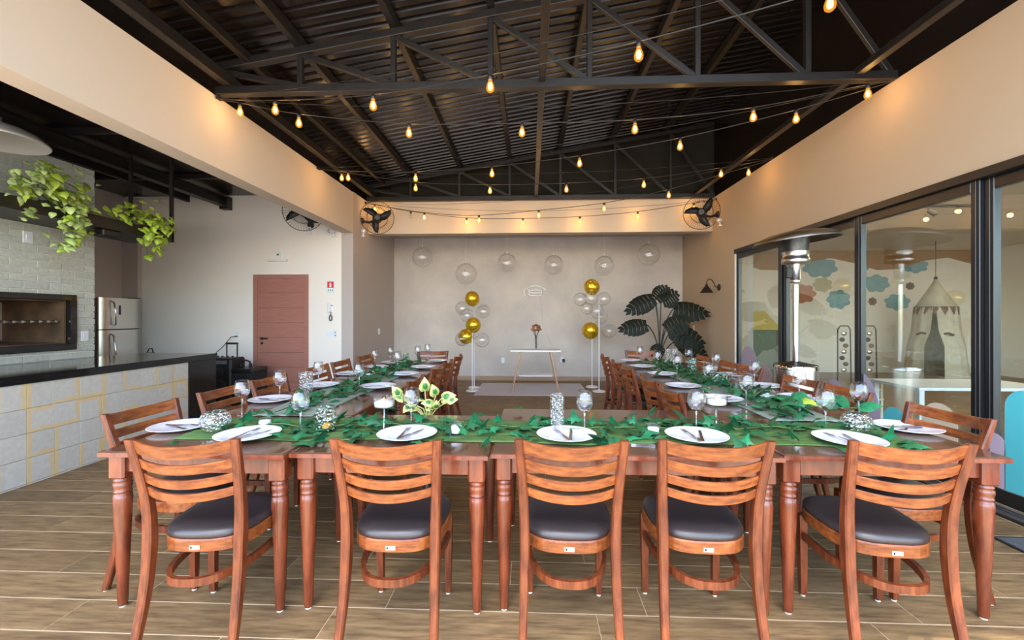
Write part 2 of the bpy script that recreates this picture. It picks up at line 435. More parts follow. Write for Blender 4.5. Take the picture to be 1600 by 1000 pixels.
# gable above the back beam and black fascias up to the roof
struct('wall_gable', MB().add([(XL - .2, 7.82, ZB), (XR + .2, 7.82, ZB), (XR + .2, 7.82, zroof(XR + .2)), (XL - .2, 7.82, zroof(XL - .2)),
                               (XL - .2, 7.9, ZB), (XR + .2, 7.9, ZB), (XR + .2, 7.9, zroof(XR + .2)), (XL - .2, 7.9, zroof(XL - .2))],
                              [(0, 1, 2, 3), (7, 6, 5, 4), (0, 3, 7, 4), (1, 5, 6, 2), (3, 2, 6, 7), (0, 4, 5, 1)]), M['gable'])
struct('wall_fascia_left', MB().box(XL - .2, XL - .12, YO, 7.82, 3.43, zroof(XL - .2) + .02), M['black_roof'])
struct('wall_fascia_right', MB().box(XR + .12, XR + .2, YO, 7.82, ZB, zroof(XR + .2)), M['black_roof'])

# main roof: corrugated black sheet (ribs run down the slope), purlins are parts of it
mb = MB(); xa, xb = XL - .25, XR + .25
rings = []; yy = YO; prof = []
while yy < 7.95:
    prof += [(yy, 0), (yy + .05, 0), (yy + .062, .028), (yy + .095, .028), (yy + .107, 0)]
    yy += .125
vsr = []
for x in (xa, xb):
    for (py_, dz) in prof: vsr.append((x, py_, zroof(x) + dz))
n = len(prof)
mb.add(vsr, [(i, i + 1, n + i + 1, n + i) for i in range(n - 1)], False)
mb.add([(xa, YO, zroof(xa) + .05), (xb, YO, zroof(xb) + .05), (xb, 7.95, zroof(xb) + .05), (xa, 7.95, zroof(xa) + .05)], [(0, 1, 2, 3)])
ceil = struct('ceiling', mb, M['black_roof'], 'black corrugated metal roof over the dining room')
for x in (-2.16, -1.26, -.36, .54, 1.46, 2.4):
    MB().box(x - .03, x + .03, YO, 7.8, zroof(x) - .125, zroof(x) - .012, .004).build('purlin', M['black_steel'], ceil)
for x, w in ((0.11, .03), (2.88, .035)):
    MB().box(x - w, x + w, YO, 7.75, 3.47, 3.53, .004).build('tie_bar', M['black_steel'], ceil)
MB().box(-2.86, -2.78, YO, 7.75, 3.50, 3.60, .004).build('wall_plate', M['black_steel'], ceil)
MB().box(-2.66, -2.60, YO, 7.75, 3.72, 3.80, .004).build('wall_plate', M['black_steel'], ceil)

# left wing roof
cl = struct('ceiling_kitchen', MB().box(XF - .2, XL - .2, .3, YD + .2, 3.40, 3.46), M['black_roof'], 'black ceiling over the bar and barbecue')
for x in (-3.6, -4.35, -5.8): MB().box(x - .03, x + .03, .3, YD, 3.30, 3.40, .004).build('purlin', M['black_steel'], cl)
ib = MB().box(-5.16, -5.04, .3, YD - .12, 3.33, 3.345).box(-5.16, -5.04, .3, YD - .12, 3.19, 3.205).box(-5.11, -5.09, .3, YD - .12, 3.205, 3.33)
ib.box(-5.17, -5.03, YD - .12, YD, 3.15, 3.36)
ib.build('steel_beam', M['black_steel'], cl)
for y in (1.05, 2.6, 4.4, 5.9): MB().box(XF, XL - .2, y - .03, y + .03, 3.34, 3.40, .004).build('cross_bar', M['black_steel'], cl)

# ---- roof trusses
NX = [-2.95, -2.14, -1.26, -.36, .54, 1.50, 2.46, 3.20]
def truss(y, label):
    t = thing('roof_truss', (0, y, 3.43), label, 'truss', 'black steel roof trusses')
    z0 = 3.43
    MB().box(XL + .01, XR - .01, -.04, .04, 0.0, .075, .005).build('bottom_chord', M['black_steel'], t)
    tm = MB()
    for s in (-1, 1):
        pass
    a = Vector((NX[0], 0, zroof(NX[0]) - .17 - z0)); b = Vector((NX[-1], 0, zroof(NX[-1]) - .17 - z0))
    d = (b - a); ang = math.atan2(d.z, d.x)
    tm.box(0, d.length, -.04, .04, -.035, .035, .005, mx=T(*a) @ Matrix.Rotation(-ang, 4, 'Y')).build('top_chord', M['black_steel'], t)
    for i, x in enumerate(NX[1:-1], 1):
        MB().box(x - .024, x + .024, -.024, .024, .07, zroof(x) - .2 - z0, .004).build('web_post', M['black_steel'], t)
    for i in range(0, len(NX) - 1):
        a = Vector((NX[i], 0, zroof(NX[i]) - .19 - z0)); b = Vector((NX[i + 1] - .03, 0, .075)); d = b - a; ang = math.atan2(d.z, d.x)
        MB().box(.03, d.length, -.02, .02, -.026, .026, .004, mx=T(*a) @ Matrix.Rotation(-ang, 4, 'Y')).build('web_diagonal', M['black_steel'], t)
    return t
truss(3.86, 'black steel roof truss spanning the room directly above the U-shaped tables')
truss(7.52, 'black steel roof truss at the far end just above the back beam')

# ---- barbecue block: brick wall with an opening
BX = -5.05; BY1 = 4.70; BZ = 3.02
oy0, oy1, oz0, oz1 = 2.2, 4.41, 1.034, 1.5555      # clear opening
wb = MB().box(XF + .02, BX - .012, 1.0, BY1 - .006, 0, oz0).box(XF + .02, BX - .012, 1.0, BY1 - .006, oz1, BZ)
wb.box(XF + .02, BX - .012, oy1, BY1 - .006, oz0, oz1).box(XF + .02, BX - .012, 1.0, oy0, oz0, oz1).box(XF + .02, BX - .75, oy0, oy1, oz0, oz1)
wl_ = struct('wall_left', wb, M['mortar'], 'pale sage brick wall around the barbecue opening')
BL, BH = 0.232, 0.0745
bme = MB().box(-.012, 0, .004, BL - .005, .004, BH - .005, .003).mesh('brick'); bme.materials.append(M['brick'])
nb = 0; r = 0; z = 0.885
while z + BH < BZ + .03:
    y = BY1 - BL * (1 if r % 2 == 0 else .5)
    first = r % 2 == 1
    while y > 2.75:
        L_ = BL / 2 if first else BL
        inside = y < oy1 and z + BH / 2 > oz0 and z + BH / 2 < oz1
        y_, L2 = (oy1 + .02, y + L_ - oy1 - .02) if inside else (y, L_)
        if L2 > .02 and nb < 300:
            o = link('brick', bme, wl_, (BX + random.uniform(-.0015, .0015), y_, z)); o.scale = (1, L2 / BL, 1); nb += 1
        y -= BL; first = False
    z += BH; r += 1

bq = thing('barbecue', (BX, 3.4, 1.0), 'black granite framed barbecue opening in the pale brick wall', 'barbecue')
fr = MB()
def loc(mb_, *a): return mb_.box(*a[:6], a[6] if len(a) > 6 else 0)
fy0, fy1, fz0, fz1 = oy0 - .07 - 3.4, oy1 + .07 - 3.4, -.01, .59
fr.box(-.02, .03, fy0, fy1, fz0, fz0 + .07, .004).box(-.02, .03, fy0, fy1, fz1 - .06, fz1, .004).box(-.02, .03, fy1 - .07, fy1, fz0 + .07, fz1 - .06).box(-.02, .03, fy0, fy0 + .07, fz0 + .07, fz1 - .06)
fr.build('frame', M['granite'], bq)
fb = MB().box(-.72, -.70, oy0 - 3.4, oy1 - 3.4, .056, .529).box(-.70, -.02, oy1 - .02 - 3.4, oy1 - 3.4, .056, .529).box(-.70, -.02, oy0 - 3.4, oy1 - .02 - 3.4, .056, .07).box(-.70, -.02, oy0 - 3.4, oy1 - .02 - 3.4, .515, .529)
fb.build('firebox', M['firebrick'], bq)
rk = MB()
rk.cyl((-.12, oy0 - 3.4, .30), (-.12, oy1 - .03 - 3.4, .30), .008)
rk.build('spit_rail', M['steel'], bq)
for k in range(14):
    y = oy1 - .07 - 3.4 - k * .075
    MB().cyl((-.40, y, .30), (-.09, y, .30), .006, n=6).cyl((-.09, y, .30), (-.05, y, .30), .014, n=8).build('skewer', M['steel'], bq)
MB().box(-.45, -.43, oy0 - 3.4, oy1 - .25 - 3.4, .08, .10).box(-.45, -.43, oy1 - .27 - 3.4, oy1 - .25 - 3.4, .08, .50).build('inner_ledge', M['steel'], bq)

# ---- bar counter
cx = -4.02
bc = thing('bar_counter', (cx, 4.0, 0), 'long bar counter faced with yellow patterned tiles and a black granite top', 'counter')
MB().box(-1.02, .015, -3.0, 1.255, .815, .885, .003).build('worktop', M['granite'], bc)
MB().box(-.95, -.012, -3.0, .81, 0, .815).build('body', M['mortar'], bc)
MB().box(-.95, .012, .812, 1.235, 0, .815, .002).build('end_panel', M['granite'], bc)
tme = MB().box(-.012, 0, -.0985, .0985, -.0985, .0985, .001).mesh('tile'); tme.materials.append(M['tile'])
tcm = MB().box(-.012, 0, -.0985, .0985, -.0, .0, 0).mesh('x')
zrows = [(.715, .2), (.515, .2), (.315, .2), (.115, .2)]
for i in range(12):
    yc = .81 - .1 - .2 * i
    for (zc, h) in zrows: link('tile', tme, bc, (0, yc, zc))
    o = link('tile', tme, bc, (0, yc, .008)); o.scale = (1, 1, .06)
bar_low = None

# ---- brown door
d1 = thing('door_1', (-4.185, YD, 0), None, None); d1['kind'] = 'structure'; d1['label'] = 'rosy brown wooden door with a black lever handle'
MB().box(-.475, -.405, -.02, .02, 0, 2.06, .004).box(.405, .475, -.02, .02, 0, 2.06, .004).box(-.405, .405, -.02, .02, 1.985, 2.06, .004).build('frame', M['door'], d1)
lf = MB().box(-.403, .403, -.006, .012, .005, 1.983, .002).build('leaf', M['door'], d1)
for k in range(1, 8):
    MB().box(-.40, .40, -.0075, -.0055, k * .25, k * .25 + .006).build('groove', M['firebrick'], lf)
h = MB().cyl((-.325, -.006, .985), (-.325, -.05, .985), .012).box(-.335, -.20, -.058, -.044, .975, .995, .003).lathe([(.024, 0), (.024, .006)], 16, T(-.325, -.006, .985) @ Matrix.Rotation(pi / 2, 4, 'X'))
h.box(-.345, -.305, -.014, -.006, .885, .925, .002)
h.build('door_handle', M['black_plastic'], d1)

# ---- wall fittings on the door wall
def plate(name, px, py, w, hgt, label, cat, mtl='white', y=YD, extra=None):
    p = on_y(px, py, y)
    t = thing(name, (p.x, y, p.z), label, cat)
    MB().box(-w / 2, w / 2, -.012, 0, -hgt / 2, hgt / 2, .003).build('cover_plate', M[mtl], t)
    return t
e = plate('emergency_light', 435, 398, .085, .12, 'white emergency lamp box on the wall above the brown door', 'emergency light')
MB().box(-.165, .165, -.05, 0, -.115, -.085, .005).build('lamp_bar', M['white'], e)
MB().lathe([(.018, 0), (.018, .006)], 14, T(0, -.012, 0) @ Matrix.Rotation(pi / 2, 4, 'X')).build('test_button', M['chrome'], e)
s = plate('fire_sign', 517, 448, .145, .20, 'small red and white fire extinguisher sign beside the brown door', 'sign')
MB().box(-.055, .055, -.015, -.012, -.02, .085).build('red_panel', M['red'], s)
MB().prism([(-.016, -.01), (.016, -.01), (.016, .045), (.007, .055), (.007, .066), (-.02, .066), (-.02, .058), (-.007, .055), (-.016, .045)], .002,
           T(0, -.015, 0) @ Matrix.Rotation(pi / 2, 4, 'X')).build('extinguisher_symbol', M['white'], s)
for k in (-1, 0, 1): MB().box(k * .035 - .011, k * .035 + .011, -.0145, -.012, -.075, -.045, .001).build('printed_mark', M['teal_ink'], s)
ph = plate('intercom_phone', 516.5, 481, .085, .16, 'white wall intercom handset with a coiled black cord', 'intercom')
MB().box(-.035, .012, -.055, -.012, -.08, .085, .012).build('handset', M['white'], ph)
MB().box(.020, .036, -.016, -.012, .03, .05, .001).build('button', M['black_plastic'], ph)
MB().tube([(.01 + .022 * math.sin(a), -.02, -.17 + .045 * math.cos(a)) for a in [2 * pi * k / 20 for k in range(21)]], .008, 6).cyl((.01, -.02, -.13), (.015, -.02, -.07), .006).build('cord', M['black_plastic'], ph)
sw = plate('switch_plate', 517.5, 521.5, .20, .115, 'wide white switch plate low beside the brown door', 'switch')
for k in range(3): MB().box(-.075 + k * .055, -.035 + k * .055, -.015, -.012, -.03, .03, .001).build('rocker', M['porcelain'], sw)
for k in (.025, -.025): MB().lathe([(.011, 0), (.011, .003)], 12, T(.075, -.012, k) @ Matrix.Rotation(pi / 2, 4, 'X')).build('socket', M['black_plastic'], sw)
ou = plate('wall_outlet', 371, 523.5, .08, .115, 'white wall outlet with a black plug left of the brown door', 'outlet')
MB().box(-.03, .015, -.04, -.012, -.03, -.012, .003).build('plug', M['black_plastic'], ou)
p0 = on_y(368, 526, YD)
MB().tube([(-.02, -.03, -.02), (-.07, -.06, -.03), (-.10, -.2, -.18), (-.14, -.35, -.30), (-.18, -.42, -.36), (-.12, -.44, -.42)], .006, 6).build('power_cord', M['string'], ou)
o2 = plate('wall_outlet', 786, 563, .075, .115, 'white wall outlet on the cement wall left of the white console table', 'outlet', y=YB)
MB().lathe([(.014, 0), (.014, .003)], 12, T(0, -.012, .02) @ Matrix.Rotation(pi / 2, 4, 'X')).lathe([(.014, 0), (.014, .003)], 12, T(0, -.012, -.025) @ Matrix.Rotation(pi / 2, 4, 'X')).build('socket', M['porcelain'], o2)
o3 = plate('wall_outlet', 878, 562, .075, .115, 'white wall outlet with a black plug right of the white console table', 'outlet', y=YB)
MB().box(.005, .06, -.07, -.012, -.05, .02, .008).build('plug', M['black_plastic'], o3)
# outlets on other walls
def side_plate(name, px, py, X, w, hgt, label, cat, sgn=1):
    p = on_x(px, py, X); t = thing(name, p, label, cat)
    MB().box(min(0, sgn * .012), max(0, sgn * .012), -w / 2, w / 2, -hgt / 2, hgt / 2, .003).build('cover_plate', M['white'], t)
    return t
a = side_plate('wall_outlet', 131.5, 525, BX + .003, .08, .115, 'white outlet on the pale brick wall right of the barbecue', 'outlet')
MB().box(.012, .015, -.02, .02, -.03, .03, .001).build('socket', M['porcelain'], a)
a = side_plate('wall_outlet', 42.5, 370.5, BX + .003, .085, .12, 'white outlet high on the brick wall under the hanging planter', 'outlet')
MB().box(.012, .015, -.02, .02, -.03, .03, .001).build('socket', M['porcelain'], a)
a = side_plate('wall_switch', 592, 518, XL, .08, .12, 'white light switch on the grey alcove wall behind the left table', 'switch')
MB().box(.012, .015, -.015, .015, -.03, .03, .001).build('rocker', M['porcelain'], a)
a = side_plate('wall_switch', 1084.5, 513.5, XR, .08, .12, 'white light switch behind the black-green monstera', 'switch', -1)
MB().box(-.015, -.012, -.015, .015, -.03, .03, .001).build('rocker', M['porcelain'], a)

# ---- fridge against the far left wall, facing right
fx = -6.15
fr = thing('refrigerator', (fx, 6.12, 0), 'stainless steel two-door refrigerator behind the brick wall', 'refrigerator')
MB().box(-.70, -.055, -.34, .34, .02, 1.62, .01).build('body', M['black_plastic'], fr)
for z0, z1, nm in ((.04, 1.155, 'lower_door'), (1.17, 1.63, 'upper_door')):
    pr = [(-.05, -.34), (-.01, -.33), (0.004, -.20), (.012, 0), (.004, .20), (-.01, .33), (-.05, .34)]
    d = MB().prism(pr, z1 - z0, T(0, 0, z0), smooth=True).build(nm, M['steel'], fr)
    za, zb = (z0 + .50, z1 - .06) if nm == 'lower_door' else (z0 + .05, z1 - .05)
    MB().tube([(.0, -.13, za), (.045, -.14, za + .02), (.055, -.15, (za + zb) / 2), (.045, -.17, zb - .02), (0, -.18, zb)], .014, 8).build('handle', M['chrome'], d)
MB().box(.008, .013, -.06, -.03, 1.38, 1.52).build('display_strip', M['black_plastic'], fr)
MB().box(-.05, .0, .13, .30, 1.63, 1.645).build('hinge_cover', M['black_plastic'], fr)

# small black bag behind the counter, speaker case and second case by the door wall
p = on_y(230, 556, 6.6)
bg_ = thing('shoulder_bag', (p.x, 6.6, .55), 'small black bag on a stool beside the refrigerator', 'bag')
MB().box(-.06, .06, -.06, .06, .07, .22, .02).build('pouch', M['black_fabric'], bg_)
MB().tube([(-.055, 0, .21), (-.02, 0, .28), (.03, 0, .29), (.055, 0, .21)], .008, 6).build('strap', M['black_fabric'], bg_)
p = Vector((p.x + .05, 6.6, 0)); bg_.location = (p.x, 6.6, .55); st = thing('bar_stool', (p.x, 6.6, 0), 'black backless bar stool beside the refrigerator', 'stool')
MB().lathe([(.15, .58), (.155, .60), (.14, .62)], 20).build('seat', M['black_plastic'], st)
for k in range(4):
    a = pi / 4 + k * pi / 2
    MB().cyl((.17 * math.cos(a), .17 * math.sin(a), 0), (.10 * math.cos(a), .10 * math.sin(a), .58), .012).build('leg', M['black_steel'], st)
p = on_y(354, 560, 6.35)
sp = thing('portable_speaker', (p.x, 6.35, 0), 'tall black portable speaker with a raised trolley handle by the bar end', 'speaker')
sb = MB().box(-.19, .19, -.17, .17, .05, .72, .025).build('cabinet', M['black_plastic'], sp)
MB().cyl((-.085, .12, .70), (-.085, .12, .92), .010).cyl((.085, .12, .70), (.085, .12, .92), .010).box(-.10, .10, .105, .135, .915, .945, .008).build('trolley_handle', M['black_plastic'], sp)
for z_, r_ in ((.27, .14), (.53, .08)):
    MB().lathe([(r_, 0), (r_, .012), (r_ * .85, .014), (r_ * .3, .002), (.0001, .012)], 24, T(-.0, -.17, z_) @ Matrix.Rotation(pi / 2, 4, 'X')).build('driver_cone', M['black_fabric'], sp)
MB().box(-.13, .13, -.176, -.17, .635, .69, .002).build('control_panel', M['track'], sp)
for x in (-.15, .15): MB().lathe([(.05, -.02), (.05, .02)], 18, T(x, .14, .05) @ Matrix.Rotation(pi / 2, 4, 'Y')).build('wheel', M['black_plastic'], sp)
for x in (-.12, -.05, .03, .11): MB().lathe([(.016, 0), (.014, .03)], 10, T(x, -.02, .72)).build('knob', M['black_plastic'], sp)
p = on_y(387, 578, 6.35)
eb = thing('equipment_case', (p.x, 6.4, 0), 'low black equipment case between the speaker and the brown door', 'case')
MB().box(-.17, .16, -.2, .2, 0, .5, .015).build('body', M['black_fabric'], eb)
MB().box(-.175, .165, -.205, .205, .50, .56, .015).build('lid', M['black_plastic'], eb)
MB().tube([(-.06, -.21, .40), (-.06, -.24, .40), (.06, -.24, .40), (.06, -.21, .40)], .013, 6).build('handle', M['black_plastic'], eb)
hp = thing('headphones', (p.x - .06, 6.4, .56), 'black headphones lying on the low equipment case', 'headphones')
MB().tube([(-.07, 0, .02), (-.06, 0, .09), (0, 0, .115), (.06, 0, .09), (.07, 0, .02)], .014, 8).build('headband', M['black_plastic'], hp)
for s_ in (-1, 1): MB().sphere((.07 * s_, 0, .035), .035, 12, 8, (.6, 1, 1)).build('ear_cup', M['black_plastic'], hp)

# ---- hanging planter trough above the counter with two pothos
hx0, hx1 = -5.07, -4.50
hg = thing('hanging_planter', (hx1, 5.16, 2.29), 'black steel planter shelf hung above the bar counter', 'planter')
MB().box(-.57, 0, -3.9, 0, 0, .02).box(-.02, 0, -3.9, 0, .02, .12, .002).box(-.57, -.55, -3.9, 0, .02, .12, .002).build('trough', M['black_steel'], hg)
for x in (-.57, -.035):
    for y in (-.035, -2.4):
        MB().box(x, x + .035, y, y + .035, .0, 1.10, .002).build('hanger_post', M['black_steel'], hg)
MB().box(-.14, -.03, -.86, -.66, -.07, 0, .01).build('spot_lamp', M['black_plastic'], hg)

def heart_leaf(L_=0.06, W=0.045):
    """heart shaped leaf, base at origin, tip towards +y, folded along the midrib and drooping"""
    out = [(0, 0), (.30, -.10), (.5, .12), (.46, .42), (.28, .72), (0, 1)]
    vs = []; fs = []
    mid = [(0, 0, 0), (0, .35 * L_, .012 * L_ / .06), (0, .7 * L_, .006 * L_ / .06), (0, L_, -.012 * L_ / .06)]
    vs += mid
    for s_ in (-1, 1):
        b = len(vs)
        for (x, y) in out[1:5]: vs.append((s_ * x * W * 1.0, y * L_, -.004 - abs(x) * .18 * W))
        q = [(0, b, b + 1), (0, b + 1, 1), (1, b + 1, b + 2), (1, b + 2, 2), (2, b + 2, b + 3), (2, b + 3, 3)]
        fs += [f if s_ > 0 else tuple(reversed(f)) for f in q]
    return vs, fs
def leaf_mesh(name, vs, fs, m):
    me = MB().add(vs, fs, True).mesh(name); me.materials.append(m); return me
LM_LIME = leaf_mesh('leaf', *heart_leaf(.075, .065), M['leaf_lime'])
LM_OLIVE = leaf_mesh('leaf', *heart_leaf(.055, .05), M['leaf_olive'])
def leaf_rot(d, roll=0.0):
    """rotation taking +y to direction d with z kept as upward as possible"""
    d = Vector(d).normalized(); up = Vector((0, 0, 1))
    x = d.cross(up)
    if x.length < 1e-3: x = Vector((1, 0, 0))
    x.normalize(); z = x.cross(d)
    m = Matrix((x, d, z)).transposed()
    return (m.to_4x4() @ Matrix.Rotation(roll, 4, 'Y')).to_euler()
def put_leaf(me, parent, p, d, roll=0, s_=1.0, name='leaf'):
    o = link(name, me, parent, p, leaf_rot(d, roll)); o.scale = (s_, s_, s_); return o
# large trailing plant
pt = thing('trailing_plant', (-4.72, 4.00, 2.315), 'large trailing pothos spilling from the left of the hanging planter', 'plant')
MB().lathe([(.10, 0), (.12, .16), (.11, .16)], 18, T(0, 0, .002)).build('pot', M['pot_dark'], pt)
vines = MB(); cnt = 0
rnd = random.Random(3)
# masses measured in the photograph: (px, py, spread px, n)
mass = [(40, 285, 24, 38), (75, 285, 24, 48), (105, 310, 28, 70), (62, 268, 14, 22), (130, 300, 14, 12), (115, 345, 24, 60), (130, 335, 18, 26), (108, 380, 14, 16), (40, 325, 15, 8), (72, 385, 8, 6), (150, 365, 5, 6), (150, 352, 5, 6)]
XV = -4.50
for (px, py, sp_, n_) in mass:
    for k in range(n_):
        if cnt >= 300: break
        q = on_x(px + rnd.gauss(0, sp_ * .55), py + rnd.gauss(0, sp_ * .6), XV + rnd.uniform(-.16, .12))
        d = (rnd.uniform(.05, .9), rnd.uniform(-.9, .6), rnd.uniform(-1.1, -.1))
        put_leaf(LM_OLIVE if rnd.random() < .72 else LM_LIME, pt, q - Vector(pt.location), d, rnd.uniform(-.6, .6), rnd.uniform(.95, 1.5)); cnt += 1
for k in range(16):
    (px, py, sp_, n_) = rnd.choice(mass)
    e_ = on_x(px, py, XV) - Vector(pt.location); mid_ = Vector((.05, e_.y * .5, max(e_.z, .1) + .10))
    vines.tube([(0, 0, .14), mid_ * .6, mid_, e_], .004, 5)
vines.build('vine', M['stem'], pt)
pt2 = thing('trailing_plant', (-4.70, 4.92, 2.315), 'small lime green pothos at the right end of the hanging planter', 'plant')
MB().lathe([(.085, 0), (.11, .13), (.10, .13)], 18, T(0, 0, .002)).build('pot', M['pot'], pt2)
mass2 = [(190, 330, 16, 20), (215, 330, 20, 26), (245, 345, 16, 34), (258, 355, 12, 24), (232, 362, 14, 20), (250, 372, 10, 12), (245, 385, 6, 5), (231, 398, 3, 3), (250, 392, 4, 3)]
for (px, py, sp_, n_) in mass2:
    for k in range(n_):
        q = on_x(px + rnd.gauss(0, sp_ * .5), py + rnd.gauss(0, sp_ * .45), XV + rnd.uniform(-.14, .10))
        d = (rnd.uniform(.05, .9), rnd.uniform(-.9, .6), rnd.uniform(-1.1, -.05))
        put_leaf(LM_LIME, pt2, q - Vector(pt2.location), d, rnd.uniform(-.8, .8), rnd.uniform(.8, 1.35))
vines = MB()
for (px, py, sp_, n_) in mass2:
    e_ = on_x(px, py, XV) - Vector(pt2.location)
    vines.tube([(0, 0, .12), (.08, e_.y * .5, max(e_.z, .1) + .08), e_], .004, 5)
vines.build('vine', M['stem'], pt2)

# ---- dome pendant over the counter
pc = on_x(-12, 219, -4.40)
pd = thing('pendant_lamp', (pc.x, pc.y, pc.z), 'pale grey metal dome pendant lamp hanging over the bar counter', 'lamp')
prof = [(.33, 0), (.335, .012), (.32, .03), (.27, .075), (.19, .115), (.09, .14), (.05, .15), (.05, .20), (.02, .22)]
inner = [(.0001, .135), (.09, .128), (.18, .105), (.26, .068), (.315, .022), (.325, .004), (.33, 0)]
mp_ = mat('pale grey enamel', (0.50, 0.48, 0.43), 0.3, metal=0.3)
MB().lathe(prof, 40, cap0=False).lathe(inner, 40, cap0=False, cap1=False).build('shade', mp_, pd)
MB().cyl((0, 0, .2), (0, 0, 3.40 - pc.z), .006).build('cord', M['string'], pd)
MB().lathe([(.055, 0), (.055, .025), (.02, .03)], 18, T(0, 0, 3.37 - pc.z)).build('ceiling_rose', M['black_plastic'], pd)

# ================================================================== GLAZING ON THE RIGHT
GX = XR + .05
mull = [6.78, 5.60, 4.34, 3.185, 1.99, .80, -.14]
for i in range(6):
    ya, yb = mull[i + 1], mull[i]
    w = thing('window_%d' % (i + 1), (GX, (ya + yb) / 2, 0), None, None)
    w['kind'] = 'structure'
    w['label'] = 'black framed sliding glass panel number %d from the back of the room' % (i + 1)
    hw = (yb - ya) / 2; fo = .03 if i % 2 else 0.0
    f = MB()
    for s_ in (-1, 1):
        yy = s_ * hw
        y0_, y1_ = (yy - .065, yy) if s_ > 0 else (yy, yy + .065)
        f.box(-.03 + fo, .02 + fo, y0_, y1_, .05, 2.34, .004)
        f.box(-.038 + fo, -.03 + fo, (y0_ + y1_) / 2 - .012, (y0_ + y1_) / 2 + .012, .05, 2.34, .002)
    f.box(-.03 + fo, .02 + fo, -hw + .065, hw - .065, 2.26, 2.34, .003).box(-.03 + fo, .02 + fo, -hw + .065, hw - .065, .05, .15, .003)
    f.build('frame', M['black_frame'], w)
    MB().box(-.003 + fo, .003 + fo, -hw + .06, hw - .06, .145, 2.265).build('pane', M['pane'], w)
tr_ = struct('trim_3', MB().box(XR - .02, XR + .12, -.1, 6.78, 2.34, 2.405, .003), M['black_frame'], 'black header rail above the sliding glass panels')
tk = MB().box(XR - .05, XR + .13, -.1, 6.8, 0, .018, .002)
struct('trim_4', tk, M['black_frame'], 'black sill track below the sliding glass panels')
for k in range(3):
    struct('trim_%d' % (5 + k), MB().box(XR - .035 + .04 * k, XR - .023 + .04 * k, -.1, 6.8, .018, .034), M['track'])
struct('trim_8', MB().box(XR, XR + .1, 6.78, 6.80, 0, 2.405), M['paint_pale'])

# film shapes on the glass
def film(label, px0, px1, ptop, pbot, m, half=None, group='coloured film shapes on the glass'):
    X = GX - .006
    a = on_x(px0, ptop, X); b = on_x(px1, ptop, X)
    y0, y1 = b.y, a.y; zt = on_x((px0 + px1) / 2, ptop, X).z; zb = max(.16, on_x((px0 + px1) / 2, pbot, X).z)
    w = (y1 - y0) / 2; cy = (y0 + y1) / 2; poly = []
    rad = min(w, (zt - zb) * .9)
    if half is None:
        for k in range(17):
            t = pi * k / 16; poly.append((cy + w * math.cos(t), zt - rad + rad * math.sin(t)))
    else:  # quarter: full height at the far side
        for k in range(11):
            t = pi / 2 * k / 10; poly.append((y0 + (y1 - y0) * (1 - math.cos(t)), zt - (zt - zb) * .75 * (1 - math.sin(t))))
        poly = [(yy, zz) for yy, zz in poly]
        poly.reverse()
        poly = [(y1, zt)] + poly[1:]
        poly = poly
    poly = poly + ([(y0, zb), (y1, zb)] if half is None else [(y0, zb), (y1, zb)])
    mx = Matrix(((0, 0, -1, X), (1, 0, 0, 0), (0, 1, 0, 0), (0, 0, 0, 1)))
    o = MB().prism(poly, .0015, mx).build('window_film', m)
    return tag(o, label, 'film', None)
film('lilac arch film on the farthest glass panel', 1159, 1181, 541, 640, M['lilac'])
film('dusty pink film block low on the farthest glass panel', 1186, 1206, 571, 640, M['pink'])
film('small lilac dome film low behind the steel heater', 1292, 1314, 592, 650, M['lilac'])
film('tall lilac quarter-round film on the third glass panel from the back', 1342, 1377, 583, 720, M['lilac'], half=1)
film('small turquoise dome film low on the third glass panel', 1380, 1414, 636, 720, M['teal'])
film('cream dome film low behind the nearest right-hand chair', 1440, 1497, 630, 700, M['beige'])
film('pale lilac dome film beside the big turquoise one', 1535, 1571, 676, 790, M['lilac'])
film('big turquoise arch film on the nearest visible glass panel', 1570, 1640, 611, 800, M['teal'])

# ================================================================== PLAYROOM BEHIND THE GLASS
PY = 10.6
struct('floor_playroom', MB().box(XR + .12, 11.0, YO, PY + .2, -.12, 0), mat('playroom floor', (0.30, 0.19, 0.11), .4, var=(.2, .12, .07), vscale=4, stretch=(1, 8, 1)))
struct('wall_playroom_back', MB().box(XR + .2, 11.0, PY, PY + .2, 0, 3.3), M['paint_pale'])
struct('wall_playroom_right', MB().box(10.8, 11.0, YO, PY, 0, 3.3), M['paint_pale'])
struct('ceiling_playroom', MB().box(XR + .2, 11.0, YO, PY, 2.95, 3.05), M['paint'])
struct('wall_playroom_left', MB().box(XR + .2, XR + .3, 6.82, PY, 0, 3.3), M['paint_grey'])
pb = [(4.0, 2.95), (10.8, 2.95), (10.8, 2.45)]
for k in range(13): pb.append((10.6 - 6.6 * k / 12, 2.62 + .16 * math.sin(k * 1.3)))
tag(MB().prism(list(reversed(pb)), .012, T(0, PY - .012, 0) @ Matrix.Rotation(pi / 2, 4, 'X') @ Matrix.Translation((0, 0, -.012))).build('trim_9', M['ochre']), 'ochre painted band along the top of the playroom wall', None, None, 'structure')
def cloud(px, py, w, h_, m, label):
    p = on_y(px, py, PY); poly = []
    s_ = PY / F_PX
    for k in range(40):
        a = 2 * pi * k / 40; rr = .84 + .24 * abs(math.sin(3.5 * a + px))
        poly.append((w / 2 * s_ * rr * math.cos(a), h_ / 2 * s_ * rr * math.sin(a)))
    o = MB().prism(poly, .006).build('cloud_decal', m, None, (p.x, PY - .001, p.z), (pi / 2, 0, 0))
    return tag(o, label, 'decal')
cloud(1281, 418, 50, 30, M['cloud'], 'wide blue cloud decal seen right of the heater head')
cloud(1310, 468, 34, 28, M['cloud'], 'blue cloud decal lowest right of the heater pole')
cloud(1350, 410, 22, 24, M['cloud'], 'blue cloud decal just past the black window mullion')
cloud(1369, 443, 38, 26, M['cloud'], 'blue cloud decal left of the heater reflection')
